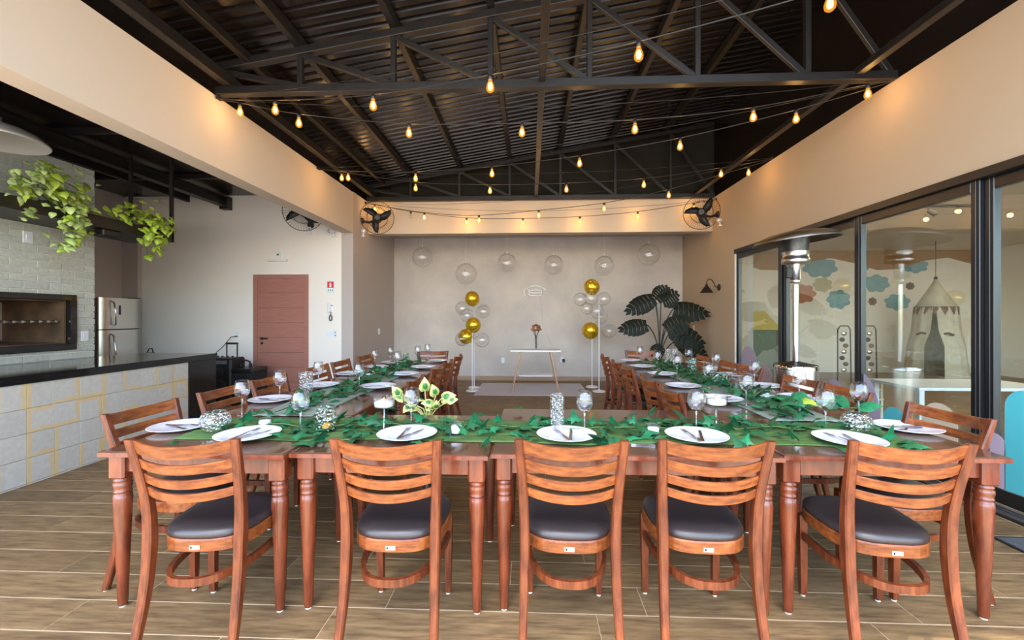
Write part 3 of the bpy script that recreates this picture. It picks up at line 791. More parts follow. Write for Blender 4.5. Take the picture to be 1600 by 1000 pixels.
cloud(1430, 415, 36, 22, M['cloud'], 'blue cloud decal above the play canopy top')
cloud(1402, 472, 36, 24, M['cloud'], 'blue cloud decal left of the play canopy')
cloud(1255, 459, 36, 28, M['cloud_red'], 'coral cloud decal beside the heater pole')
cloud(1285, 445, 28, 22, M['cloud_sand'], 'sand coloured cloud decal between blue clouds')
cloud(1363, 471, 12, 12, M['cloth_brown'], 'small brown aeroplane shaped decal below a blue cloud')
cloud(1422, 447, 12, 11, M['cloth_brown'], 'small brown decal beside the play canopy top')
# hanging canopy
cp = on_z(1462, 592, 0); cpy = 9.3
p = on_y(1462, 480, cpy)
cn = thing('play_canopy', (p.x, cpy, 0), 'ivory play canopy with brown pennants hanging in the playroom', 'canopy', rz=-pi / 4)
zt = on_y(1462, 436, cpy).z; zr = on_y(1462, 480, cpy).z
mb = MB(); N = 36
def ring(r_, z_, wav=0.0, n_=N): return [Vector((r_ * (1 + wav * math.sin(9 * 2 * pi * k / n_)) * math.cos(2 * pi * k / n_), r_ * (1 + wav * math.sin(9 * 2 * pi * k / n_)) * math.sin(2 * pi * k / n_), z_)) for k in range(n_)]
mb.sweep([ring(.02, zt), ring(.15, zt - .27), ring(.335, zr)], smooth=True); mb.build('canopy_top', M['cloth'], cn)
# curtain with an opening towards the camera side
dr = MB(); K = 44; vs_ = []; lv = [(.335, zr), (.37, zr - .5), (.43, .75), (.50, .05)]
for li, (r_, z_) in enumerate(lv):
    for k in range(K + 1):
        gap = (.06, .16, .34, .30)[li]
        a = -pi / 2 + gap + (2 * pi - 2 * gap) * k / K
        rr = r_ * (1 + .04 * math.sin(k * 1.9)); vs_.append((rr * math.cos(a), rr * math.sin(a), z_))
dr.add(vs_, [(l * (K + 1) + k, l * (K + 1) + k + 1, (l + 1) * (K + 1) + k + 1, (l + 1) * (K + 1) + k) for l in range(3) for k in range(K)], True)
dr.build('curtain', M['cloth'], cn)
for k in range(14):
    a0, a1 = 2 * pi * k / 14, 2 * pi * (k + 1) / 14; am = (a0 + a1) / 2; r_ = .345
    MB().add([(r_ * math.cos(a0), r_ * math.sin(a0), zr + .01), (r_ * math.cos(a1), r_ * math.sin(a1), zr + .01), (r_ * 1.03 * math.cos(am), r_ * 1.03 * math.sin(am), zr - .16),
              (.98 * r_ * math.cos(a0), .98 * r_ * math.sin(a0), zr + .01), (.98 * r_ * math.cos(a1), .98 * r_ * math.sin(a1), zr + .01), (r_ * math.cos(am), r_ * math.sin(am), zr - .16)],
             [(0, 1, 2), (5, 4, 3), (0, 3, 4, 1), (0, 2, 5, 3), (1, 4, 5, 2)]).build('pennant', M['cloth_brown'], cn)
MB().cyl((0, 0, zt), (0, 0, 2.95), .006).sphere((0, 0, zt + .02), .035, 10, 8).build('hanging_cord', M['black_plastic'], cn)
for s_ in (-1, 1): MB().tube([(.27 * s_, -.32, .98), (.20 * s_, -.37, 1.02), (.13 * s_, -.35, 1.0)], .022, 6).build('tie_back', M['cloth_brown'], cn)
# white play table, little chair, bean bag, shelf, frames
p = on_z(1454, 672, 0)
wt = thing('play_table', (5.0, 5.15, 0), 'low white play table behind the glass below the canopy', 'table')
MB().box(-.75, .75, -.35, .35, .54, .575, .004).build('table_top', M['white'], wt)
for x in (-.7, .7):
    for y in (-.3, .3): MB().box(x - .028, x + .028, y - .028, y + .028, 0, .54, .003).build('leg', M['white'], wt)
pc_ = thing('play_chair', (4.35, 5.75, 0), 'small cream wooden play chair beside the white play table', 'chair')
for x in (-.15, .15):
    MB().box(x - .015, x + .015, -.15, -.12, 0, .55, .002).build('leg', M['beige'], pc_)
    MB().box(x - .015, x + .015, .12, .15, 0, .28, .002).build('leg', M['beige'], pc_)
MB().box(-.17, .17, -.16, .16, .28, .30, .003).build('seat', M['beige'], pc_)
for z_ in (.40, .50): MB().box(-.15, .15, -.145, -.125, z_, z_ + .035, .002).build('back_slat', M['beige'], pc_)
bbg = thing('bean_bag', (6.6, 5.35, 0), 'rust brown bean bag behind the nearest visible glass panel', 'bean bag')
MB().lathe([(.30, 0), (.46, .10), (.50, .26), (.40, .44), (.22, .58), (.08, .66), (.0001, .68)], 24).build('bag_body', M['rust'], bbg)
MB().lathe([(.06, .66), (.035, .70), (.0001, .71)], 12).build('seam_cap', M['rust'], bbg)
ys = on_y(1178, 560, 9.9)
sh = thing('play_kitchen_house', (ys.x, 9.9, 0), 'yellow roofed wooden play house in the far corner of the playroom', 'playhouse')
zt_ = on_y(1178, 515, 9.9).z
MB().box(-.42, .42, -.2, .2, 0, zt_, .01).build('body', mat('sage play panel', (.16, .20, .14), .6), sh)
MB().prism([(-.5, 0), (.5, 0), (.12, .42), (-.12, .42)], .46, T(0, .23, zt_) @ Matrix.Rotation(pi / 2, 4, 'X')).build('roof', mat('yellow play roof', (.62, .46, .12), .6), sh)
for x in (-.42, .40): MB().box(x, x + .05, -.235, -.2, 0, zt_, .004).build('corner_post', M['oak'], sh)
for i, (px, py) in enumerate(((1317, 560), (1357, 565))):
    q = on_y(px, py, 8.6)
    fr_ = thing('wire_display_rack', (q.x, 8.6, 0), ('silver rimmed wire rack with toys left of the third mullion', 'silver rimmed wire rack with toys right of the third mullion')[i], 'rack')
    MB().tube([(-.10, 0, .02), (-.10, 0, 1.10), (-.05, 0, 1.17), (.10, 0, 1.17), (.14, 0, 1.10), (.16, 0, .02)], .012, 6).build('frame', M['black_steel'], fr_)
    for k in range(7):
        MB().sphere((.02 + .04 * math.sin(k * 2.1), 0, .3 + k * .12), .055, 10, 6, (1, .5, .8)).build('trinket', (M['chrome'], M['cloth_brown'], M['black_plastic'])[k % 3], fr_)
# ceiling track spots
tkl = thing('track_light', (5.2, 6.3, 2.95), 'black ceiling track with small spotlights inside the playroom', 'lamp')
MB().box(-1.4, 1.4, -.02, .02, -.035, 0, .003).build('rail', M['black_plastic'], tkl)
for x in (-1.0, -.3, .5, 1.1):
    MB().cyl((x, 0, -.03), (x, 0, -.09), .008).cyl((x - .01, -.02, -.08), (x + .03, -.08, -.16), .03, .035).build('spot_head', M['black_plastic'], tkl)
pl = bpy.data.lights.new('playroom_lamp', 'AREA'); pl.energy = 40; pl.size = 2.5; pl.color = (1, .86, .66); pl.shape = 'SQUARE'
plo = bpy.data.objects.new('playroom_lamp', pl); COL.objects.link(plo); plo.location = (6.5, 6.0, 2.9)

# ================================================================== CHAIR
def outline(n=40, front=.205, rear=.185, y0=-.19, y1=.215, ex=3.0, k=1.0, dy=0.0):
    pts = []
    for i in range(n):
        a = 2 * pi * i / n; c, s_ = math.cos(a), math.sin(a)
        u = math.copysign(abs(c) ** (2 / ex), c); v = math.copysign(abs(s_) ** (2 / ex), s_)
        y = (y0 + y1) / 2 + v * (y1 - y0) / 2 * k; t = (v + 1) / 2
        w = rear + (front - rear) * t
        pts.append((u * w * k, y + dy))
    return pts
def post_y(z):
    P = [(0, -.265), (.25, -.205), (.44, -.185), (.62, -.195), (.885, -.255)]
    for (z0, a), (z1, b) in zip(P, P[1:]):
        if z <= z1: return a + (b - a) * (z - z0) / (z1 - z0)
    return P[-1][1]
def build_chair():
    c = thing('dining_chair', (0, 0, 0), 'x', 'chair')
    ch = M['wood_chair']
    # posts = rear legs
    stations = [(0, .192, .030, .030), (.12, .188, .033, .036), (.25, .184, .036, .042), (.44, .182, .039, .048), (.60, .186, .037, .042), (.75, .195, .035, .034), (.885, .205, .034, .026)]
    def yz(z):  # smooth curve of the post
        import bisect
        zs = [0, .25, .44, .62, .885]; ys = [-.265, -.208, -.188, -.195, -.258]
        i = max(0, min(len(zs) - 2, bisect.bisect_right(zs, z) - 1))
        def tang(j):
            if j == 0: return (ys[1] - ys[0]) / (zs[1] - zs[0])
            if j == len(zs) - 1: return (ys[-1] - ys[-2]) / (zs[-1] - zs[-2])
            return (ys[j + 1] - ys[j - 1]) / (zs[j + 1] - zs[j - 1])
        h_ = zs[i + 1] - zs[i]; t = (z - zs[i]) / h_
        return (ys[i] * (2 * t ** 3 - 3 * t * t + 1) + ys[i + 1] * (-2 * t ** 3 + 3 * t * t) + h_ * (tang(i) * (t ** 3 - 2 * t * t + t) + tang(i + 1) * (t ** 3 - t * t)))
    def lerp(z, col):
        for a, b in zip(stations, stations[1:]):
            if z <= b[0] + 1e-9: return a[col] + (b[col] - a[col]) * (z - a[0]) / (b[0] - a[0])
    for s_ in (-1, 1):
        rings = []
        for i in range(17):
            z = .885 * i / 16; x = s_ * lerp(z, 1); w = lerp(z, 2) / 2; d = lerp(z, 3) / 2; y = yz(z); bv = .006
            pts = [(-w, -d + bv), (-w + bv, -d), (w - bv, -d), (w, -d + bv), (w, d - bv), (w - bv, d), (-w + bv, d), (-w, d - bv)]
            rings.append([Vector((x + a, y + b, z + (.006 if z == 0 else 0))) for a, b in pts])
        MB().sweep(rings).build('back_post', ch, c)
    # four curved slats
    for (zt, zb_) in ((.868, .811), (.788, .745), (.724, .683), (.664, .625)):
        rings = []
        for i in range(13):
            u = -1 + 2 * i / 12; xi = lerp((zt + zb_) / 2, 1) - lerp((zt + zb_) / 2, 2) / 2 + .006
            bow = .052 * (1 - u * u); dz = .014 * u * u; x = u * xi
            for_z = []
            yt, yb_ = yz(zt) - bow, yz(zb_) - bow; th = .008
            rings.append([Vector((x, yb_ - th, zb_ + dz + .003)), Vector((x, yb_ + th, zb_ + dz + .003)), Vector((x, yt + th, zt + dz - .003)), Vector((x, yt + th - .003, zt + dz)),
                          Vector((x, yt - th + .003, zt + dz)), Vector((x, yt - th, zt + dz - .003))])
        MB().sweep(rings).build('back_slat', M['wood_slat'], c)
    # seat rail ring and cushion
    rr = MB(); o0 = outline(k=1.0); o1 = outline(k=.90)
    rr.sweep([[Vector((*p_, .398)) for p_ in o1], [Vector((*p_, .398)) for p_ in o0], [Vector((*p_, .442)) for p_ in o0], [Vector((*p_, .448)) for p_ in outline(k=.985)], [Vector((*p_, .448)) for p_ in o1]], closed=True, smooth=False)
    rr.build('seat_rail', M['wood_slat'], c)
    cu = MB(); lay = [(.90, .42), (.965, .448), (.99, .455), (.995, .464), (.97, .476), (.88, .487), (.70, .494), (.40, .498), (.05, .499)]
    cu.sweep([[Vector((*p_, z_)) for p_ in outline(k=k_)] for k_, z_ in lay], smooth=True)
    cu.build('seat_cushion', M['leather'], c)
    # front legs
    for s_ in (-1, 1):
        rings = []
        for z, w in ((.008, .013), (.2, .016), (.40, .018)):
            x = s_ * (.170 - .004 * (1 - z / .4)); rings.append([Vector((x + a * w, .165 + b * w, z)) for a, b in ((-1, -1), (1, -1), (1, 1), (-1, 1))])
        l_ = MB().sweep(rings).build('front_leg', ch, c)
        MB().lathe([(.011, 0), (.011, .009)], 10, T(s_ * .166, .165, 0)).build('glide', M['white'], l_)
        MB().lathe([(.011, 0), (.011, .009)], 10, T(s_ * .192, -.265, 0)).build('rear_glide', M['white'], c)
    # bentwood horseshoe stretcher
    rings = []; K = 26
    for i in range(K + 1):
        t = i / K; a = pi * (1 - t)   # from left front leg round the back to the right front leg
        ex = 2.6
        cc, ss = math.cos(a), -math.sin(a)
        x = math.copysign(abs(cc) ** (2 / ex), cc) * .172; y = .15 + math.copysign(abs(ss) ** (2 / ex), ss) * .385
        rings.append((x, y))
    rg = []
    for i, (x, y) in enumerate(rings):
        a_ = Vector(rings[max(0, i - 1)]); b_ = Vector(rings[min(K, i + 1)]); t_ = (b_ - a_).normalized(); nrm = Vector((-t_.y, t_.x)) * .009
        rg.append([Vector((x + nrm.x, y + nrm.y, .285)), Vector((x - nrm.x, y - nrm.y, .285)), Vector((x - nrm.x, y - nrm.y, .317)), Vector((x + nrm.x, y + nrm.y, .317))])
    MB().sweep(rg).build('stretcher', ch, c)
    return c
CH0 = build_chair()
used = False
def chair(x, y, rz, label, group='slat back dining chairs around the tables'):
    global used
    if not used:
        used = True; CH0.location = (x, y, 0); CH0.scale = (1, 1, .985); CH0.rotation_euler = (0, 0, rz); CH0['label'] = label; CH0['group'] = group; return CH0
    return copy_tree(CH0, (x, y, 0), rz, label, group)
FRONT = [(-1.375, 1.855, 3.5), (-.565, 1.885, 0.0), (.165, 1.905, -1.0), (.725, 1.925, -1.0), (1.475, 1.93, -4.5)]
ORD = ['first', 'second', 'third', 'fourth', 'fifth', 'sixth']
FN = ['leftmost', 'second', 'middle', 'fourth', 'rightmost']
FL = ['leftmost of the five front row slat back chairs, nearest the bar counter',
      'second from left of the five front row slat back chairs',
      'middle one of the five front row slat back chairs facing away',
      'fourth from left of the five front row slat back chairs',
      'rightmost of the five front row slat back chairs, by the glass panels']
fchairs = [chair(x, y, math.radians(a), FL[i]) for i, (x, y, a) in enumerate(FRONT)]
# badges on the five front chairs
badge = None
for c in fchairs:
    o = MB().box(.0, .040, -.0025, 0, 0, .017, .0008).build('maker_badge', M['white'], c, (-.022, -.1905, .408))
    o['label'] = "white maker's badge"
    MB().prism([(0, 0), (.005, 0), (.008, .003), (.008, .008), (.005, .011), (0, .011)], .0006, Matrix.Rotation(pi / 2, 4, 'X')).build('badge_letter', M['black_plastic'], o, (.004, -.0026, .003))
    for k in range(4): MB().box(.016 + .0055 * k, .019 + .0055 * k, -.0032, -.0026, .005, .006 + (.008, .005, .008, .005)[k]).build('badge_letter', M['red'] if k == 1 else M['teal_ink'], o)
LO = [2.19, 2.78, 3.28, 4.06, 4.56, 5.24]
LI = [3.29, 4.05, 4.57, 5.24]
RO = [2.26, 2.96, 3.43, 4.20, 4.63, 5.26]
RI = [2.87, 3.37, 4.10, 4.60, 5.30]
for i, y in enumerate(LO): chair(-1.825, y, -pi / 2 + (.0, .02, -.03, .02, 0, -.04)[i], ORD[i] + ' chair from the front along the bar side of the left table arm')
for i, y in enumerate(LI): chair(-1.15, y, pi / 2, ORD[i] + ' chair from the front along the inner side of the left table arm')
for i, y in enumerate(RO): chair(1.89, y, pi / 2 + (.04, -.02, .03, .0, 0, .05)[i], ORD[i] + ' chair from the front along the glass side of the right table arm')
for i, y in enumerate(RI): chair(1.19, y, -pi / 2, ORD[i] + ' chair from the front along the inner side of the right table arm')
chair(-1.37, 5.66, pi, 'slat back chair at the far head of the left table arm, facing the camera')
chair(1.58, 5.86, pi, 'slat back chair at the far head of the right table arm, facing the camera')

# ================================================================== TABLES
TZ = .74
def table(x0, x1, y0, y1, label, along='x'):
    t = thing('dining_table', ((x0 + x1) / 2, (y0 + y1) / 2, 0), label, 'table', 'mahogany tables set in a U')
    w, d = (x1 - x0) / 2, (y1 - y0) / 2
    MB().box(-w, w, -d, d, TZ - .026, TZ, .006).build('table_top', M['wood_top'], t)
    # rim of the top shows the redder stain: thin edging strips
    ed = MB().box(-w - .001, w + .001, -d - .0015, -d + .004, TZ - .024, TZ - .005).box(-w - .001, w + .001, d - .004, d + .0015, TZ - .024, TZ - .005)
    ed.box(-w - .0015, -w + .004, -d, d, TZ - .024, TZ - .005).box(w - .004, w + .0015, -d, d, TZ - .024, TZ - .005)
    ed.build('edge_band', M['wood_table'], t)
    ix, iy = w - .055, d - .065
    a = MB().box(-ix + .035, ix - .035, -iy - .018, -iy + .004, .635, TZ - .026).box(-ix + .035, ix - .035, iy - .004, iy + .018, .635, TZ - .026)
    a.box(-ix - .018, -ix + .004, -iy + .035, iy - .035, .635, TZ - .026).box(ix - .004, ix + .018, -iy + .035, iy - .035, .635, TZ - .026)
    a.build('apron', M['wood_table'], t)
    prof = [(.016, 0), (.020, .012), (.024, .15), (.031, .34), (.0365, .47), (.0375, .50), (.034, .522), (.030, .527), (.035, .531), (.035, .537), (.031, .541), (.0365, .556), (.0365, .572), (.031, .580), (.035, .584), (.035, .589), (.030, .594), (.034, .603)]
    for sx in (-1, 1):
        for sy in (-1, 1):
            m_ = MB().box(sx * ix - .038, sx * ix + .038, sy * iy - .038, sy * iy + .038, .603, TZ - .026, .008)
            m_.lathe(prof, 20, T(sx * ix, sy * iy, .006))
            l_ = m_.build('leg', M['wood_table'], t)
            MB().lathe([(.014, 0), (.014, .007)], 10, T(sx * ix, sy * iy, 0)).build('glide', M['white'], l_)
    return t
table(-1.955, -1.092, 1.83, 2.565, 'square mahogany table at the front left corner of the U')
table(-1.082, -.186, 1.855, 2.60, 'second mahogany table from the left in the front row')
table(-.174, 1.108, 1.885, 2.80, 'wide mahogany table right of centre in the front row')
table(1.122, 2.085, 1.915, 2.56, 'mahogany table at the front right corner of the U')
table(-1.955, -1.097, 2.575, 3.72, 'mahogany table directly behind the front left corner table')
table(-1.955, -1.097, 3.73, 4.90, 'middle mahogany table of the left arm of the U')
table(-1.955, -1.097, 4.91, 5.60, 'farthest mahogany table of the left arm of the U')
table(1.122, 2.045, 2.57, 3.75, 'mahogany table directly behind the front right corner table')
table(1.122, 2.045, 3.76, 4.95, 'middle mahogany table of the right arm of the U')
table(1.122, 2.045, 4.96, 5.72, 'farthest mahogany table of the right arm of the U')

# ---- runners
def runner(name, x0, x1, y0, y1, along, m, label, seed, nx=90, ny=14, amp=.006):
    rn = random.Random(seed); ph = [rn.uniform(0, 6) for _ in range(8)]
    vs = []; fs = []
    for i in range(nx + 1):
        for j in range(ny + 1):
            u, v = i / nx, j / ny
            if along == 'x': X, Y = x0 + (x1 - x0) * u, y0 + (y1 - y0) * v; s_, w = X, v
            else: Y, X = y0 + (y1 - y0) * u, x0 + (x1 - x0) * v; s_, w = Y, v
            edge = .018 * math.sin(4.1 * s_ + ph[0]) + .012 * math.sin(9.3 * s_ + ph[1])
            if along == 'x': Y += edge * (1 if w > .5 else -1) * abs(2 * w - 1)
            else: X += edge * (1 if w > .5 else -1) * abs(2 * w - 1)
            hgt = .5 + .25 * math.sin(2 * pi * (w * 3.2 + .35 * math.sin(2.2 * s_ + ph[2])) + ph[3]) + .25 * math.sin(2 * pi * (w * 6.1 + .5 * math.sin(1.3 * s_ + ph[4])))
            z = TZ + .002 + amp * max(0, hgt) * (1 - abs(2 * w - 1) ** 6)
            vs.append((X, Y, z))
    n = ny + 1
    for i in range(nx):
        for j in range(ny):
            a = i * n + j; fs.append((a, a + n, a + n + 1, a + 1) if along == 'x' else (a, a + 1, a + n + 1, a + n))
    me = MB().add(vs, fs, True).mesh(name); me.materials.append(m)
    o = link(name, me); md = o.modifiers.new('thickness', 'SOLIDIFY'); md.thickness = .0015; md.offset = 1
    return tag(o, label, 'runner')
runner('table_runner', -1.78, 1.86, 2.04, 2.47, 'x', M['runner'], 'moss green voile runner along the front row of tables', 1, 150, 22, .007)
runner('table_runner', -1.72, -1.31, 2.52, 5.52, 'y', M['runner_pale'], 'pale sage voile runner down the left table arm', 2)
runner('table_runner', 1.42, 1.82, 2.52, 5.62, 'y', M['runner_pale'], 'pale sage voile runner down the right table arm', 3)

# ---- ivy garlands: every leaf its own piece
def ivy(size):
    pts = [(0, -.08), (.34, -.24), (.30, .02), (.62, .16), (.30, .34), (0, 1.0)]
    vs = [(0, 0, .0), (0, .32 * size, .10 * size), (0, size, -.10 * size)]; fs = []
    for s_ in (-1, 1):
        b = len(vs)
        for (x, y) in pts[1:5]: vs.append((s_ * x * size, y * size, -.02 * size - .22 * abs(x) * size))
        q = [(0, b, b + 1), (0, b + 1, 1), (1, b + 1, b + 2), (1, b + 2, b + 3), (1, b + 3, 2)]
        fs += [f if s_ > 0 else tuple(reversed(f)) for f in q]
    return vs, fs
IV = leaf_mesh('leaf', *ivy(.072), M['leaf']); IVD = leaf_mesh('leaf', *ivy(.08), M['leaf_dark'])
seats = []
for i, (px, py) in enumerate(((388, 682), (636.5, 681), (885, 682.5), (1088, 684), (1326, 690))):
    seats.append((px, py, 0, 'the %s front row chair' % FN[i]))
LOp = [(283, 666), (424, 624), (501, 603.5), (545, 583.5), (591, 573), (612, 566)]
for i, q in enumerate(LOp): seats.append((*q, -pi / 2, 'the %s bar-side chair of the left arm' % ORD[i]))
for i, q in enumerate(((591, 605), (632, 585.5), (661, 574.5), (684, 564.5))): seats.append((*q, pi / 2, 'the %s inner chair of the left arm' % ORD[i]))
for i, q in enumerate(((1417, 668), (1250, 621), (1195, 602.5), (1143, 585), (1118, 576), (1090, 567))): seats.append((*q, pi / 2, 'the %s glass-side chair of the right arm' % ORD[i]))
for i, q in enumerate(((1126, 625), (1067, 602.5), (1035, 585.5), (1004, 573.5), (985, 564))): seats.append((*q, -pi / 2, 'the %s inner chair of the right arm' % ORD[i]))
PLC = [on_z(px, py, TZ + .012) for px, py, _r, _w in seats]
def garland(label, pts, n, spread, seed, up=.25, zs=(.012, .045), size=(.75, 1.2), dark=.6):
    rn = random.Random(seed)
    p0 = Vector(pts[0]); g = thing('ivy_garland', p0, label, 'garland')
    P = [Vector(p_) - p0 for p_ in pts]; seg = [(b - a).length for a, b in zip(P, P[1:])]; tot = sum(seg)
    def at(s_):
        for (a, b, l) in zip(P, P[1:], seg):
            if s_ <= l: return a + (b - a) * (s_ / l), (b - a).normalized()
            s_ -= l
        return P[-1], (P[-1] - P[-2]).normalized()
    vine = []
    for k in range(int(tot / .08) + 1):
        q, t_ = at(k * .08); vine.append(q + Vector((rn.uniform(-.02, .02), rn.uniform(-.02, .02), .022 + rn.uniform(0, .012))))
    MB().tube(vine, .0035, 5).build('vine', M['stem'], g)
    for k in range(n):
        q, t_ = at(rn.uniform(0, tot)); nrm = Vector((-t_.y, t_.x, 0))
        q = q + nrm * rn.gauss(0, spread * .5) + Vector((0, 0, rn.uniform(*zs)))
        w_ = q + p0; near = min(PLC, key=lambda c: (c.xy - w_.xy).length); dv = w_.xy - near.xy
        if dv.length < .20:      # leaves lie around the plates, not on them
            dv = dv.normalized() * (.205 + rn.uniform(0, .04)); w_.xy = near.xy + dv; q = w_ - p0
            if min((c.xy - w_.xy).length for c in PLC) < .19 or not (-1.85 < w_.x < 1.98): continue
        a = rn.uniform(0, 2 * pi); d = Vector((math.cos(a), math.sin(a), rn.uniform(-.05, .25) if rn.random() > up else rn.uniform(.5, 1.5)))
        put_leaf(IVD if rn.random() < dark else IV, g, q, d, rn.uniform(-.45, .45), rn.uniform(*size))
    return g
g1 = garland('emerald silk ivy garland along the front row of tables', [(-1.72, 2.24, TZ), (-1.2, 2.20, TZ), (-.5, 2.28, TZ), (.2, 2.22, TZ), (.9, 2.27, TZ), (1.8, 2.25, TZ)], 230, .27, 11, up=.10, dark=.5)
garland('dark green ivy garland down the left table arm', [(-1.55, 2.5, TZ), (-1.47, 3.4, TZ), (-1.56, 4.3, TZ), (-1.5, 5.45, TZ)], 210, .19, 12, up=.15, zs=(.012, .06), dark=.8)
garland('dark green ivy garland down the right table arm', [(1.55, 2.5, TZ), (1.66, 3.3, TZ), (1.58, 4.3, TZ), (1.64, 5.55, TZ)], 230, .19, 13, up=.18, zs=(.012, .06), dark=.75)
# leaves that stand up singly in the photograph (front row)
for px, py, s_ in ((385, 660, 1.1), (357, 668, .9), (566, 657, .9), (598, 660, .8), (742, 664, 1.1), (754, 700, 1.1), (826, 664, 1.0), (1014, 650, 1.0), (960, 668, 1.0), (1128, 682, 1.0), (1150, 668, .9), (1233, 680, .9), (1385, 690, 1.2), (500, 690, 1.0), (778, 663, .9)):
    q = on_z(px, py, TZ + .01)
    if min((c.xy - q.xy).length for c in PLC) < .17: continue
    q = q - Vector(g1.location)
    put_leaf(IV, g1, q + Vector((0, 0, .015)), (random.uniform(-.5, .5), -.25, random.uniform(.5, 1.0)), random.uniform(-.3, .3), s_)
# big pale veined leaf sprig on the right arm
bl = leaf_mesh('leaf', *heart_leaf(.19, .15), M['leaf'])
sprig = thing('leaf_sprig', on_z(1250, 640, TZ + .012), 'sprig of larger green leaves where the front row meets the right arm', 'greenery')
for dx, dy, dz, a, s_ in ((0, 0, .03, 2.4, 1), (.06, .05, .05, 1.2, .9), (.16, .02, .04, .2, .9), (.22, -.02, .05, .7, .8), (-.05, -.06, .03, 3.4, .8), (.33, -.05, .03, -.2, .7)):
    put_leaf(bl, sprig, (dx, dy, dz), (math.cos(a), math.sin(a), .25), .3, s_)
MB().tube([(-.06, -.05, .015), (.05, 0, .02), (.2, 0, .025), (.34, -.04, .02)], .004, 5).build('stem', M['stem'], sprig)
lime = MB().add(*heart_leaf(.13, .11), True).build('leaf', M['leaf_lime'], sprig, (-.03, -.03, .06), leaf_rot((.4, -.8, .1)))
lime['label'] = 'yellow green leaf'

# ================================================================== PLACE SETTINGS
def build_plate():
    t = thing('dinner_plate', (0, 0, 0), 'x', 'plate')
    pr = [(.0001, .006), (.082, .006), (.094, .010), (.142, .020), (.147, .0205), (.147, .0185), (.098, .004), (.085, 0), (.0001, 0)]
    MB().lathe(pr, 40, cap0=False, cap1=False).build('dish', M['porcelain'], t)
    MB().lathe([(.145, .0208), (.1475, .0208), (.1485, .0198), (.147, .0185)], 40, cap0=False, cap1=False).build('rim', M['white'], t)
    return t
def build_fork():
    t = thing('dinner_fork', (0, 0, 0), 'x', 'fork')
    MB().sweep([[Vector((-w, y, z)), Vector((w, y, z)), Vector((w, y, z + .0022)), Vector((-w, y, z + .0022))] for y, w, z in ((-.10, .005, 0), (-.09, .009, 0), (-.03, .006, .002), (.03, .0035, .006), (.045, .009, .003), (.06, .0125, .002))]).build('handle', M['cutlery'], t)
    for k in range(4):
        x = -.0105 + .007 * k
        MB().sweep([[Vector((x - w, y, z)), Vector((x + w, y, z)), Vector((x + w, y, z + .0018)), Vector((x - w, y, z + .0018))] for y, w, z in ((.058, .0018, .002), (.085, .0016, .001), (.103, .0007, .005))]).build('tine', M['cutlery'], t)
    return t
def build_knife():
    t = thing('table_knife', (0, 0, 0), 'x', 'knife')
    MB().sweep([[Vector((-w, y, 0)), Vector((w, y, 0)), Vector((w, y, .005)), Vector((-w, y, .005))] for y, w in ((-.11, .005), (-.10, .008), (-.02, .0065), (0, .005))]).build('handle', M['cutlery'], t)
    MB().sweep([[Vector((-a, y, .001)), Vector((b, y, .001)), Vector((b, y, .0028)), Vector((-a, y, .0028))] for y, a, b in ((0, .005, .005), (.02, .006, .008), (.09, .006, .008), (.115, .005, -.001))]).build('blade', M['cutlery'], t)
    return t
PROT = {}
def place(kind, builder, loc, rz, label, group):
    if kind not in PROT:
        o = builder(); PROT[kind] = o; o.location = loc; o.rotation_euler = (0, 0, rz); o['label'] = label; o['group'] = group; return o
    return copy_tree(PROT[kind], loc, rz, label, group)
for i, (px, py, rz, who) in enumerate(seats):
    q = on_z(px, py, TZ + .012); zb = TZ + (.0115 if q.y > 1.9 and (q.y + .09 > 2.03 and q.y < 2.55 and -1.8 < q.x < 1.9) or abs(q.x + 1.515) < .30 or abs(q.x - 1.62) < .29 else .001)
    # keep clear of the table edge
    place('plate', build_plate, (q.x, q.y, zb), random.uniform(0, 6), 'white dinner plate set before ' + who, 'white dinner plates')
    a = random.uniform(-.25, .25)
    c, s_ = math.cos(rz + a), math.sin(rz + a)
    def off(u, v): return (q.x + u * c - v * s_, q.y + u * s_ + v * c)
    fx_, fy_ = off(-.022, .005); kx, ky = off(.022, 0)
    place('fork', build_fork, (fx_, fy_, zb + .0105), rz + a + .18, 'steel fork on the plate before ' + who, 'steel forks on the plates')
    place('knife', build_knife, (kx, ky, zb + .0105), rz + a - .22, 'steel knife on the plate before ' + who, 'steel knives on the plates')
sp_k = on_z(986, 695, TZ)
place('knife', build_knife, (sp_k.x, sp_k.y, TZ + .001), pi / 2 - .1, 'spare steel knife on bare wood right of the middle front chair', 'steel knives on the plates')

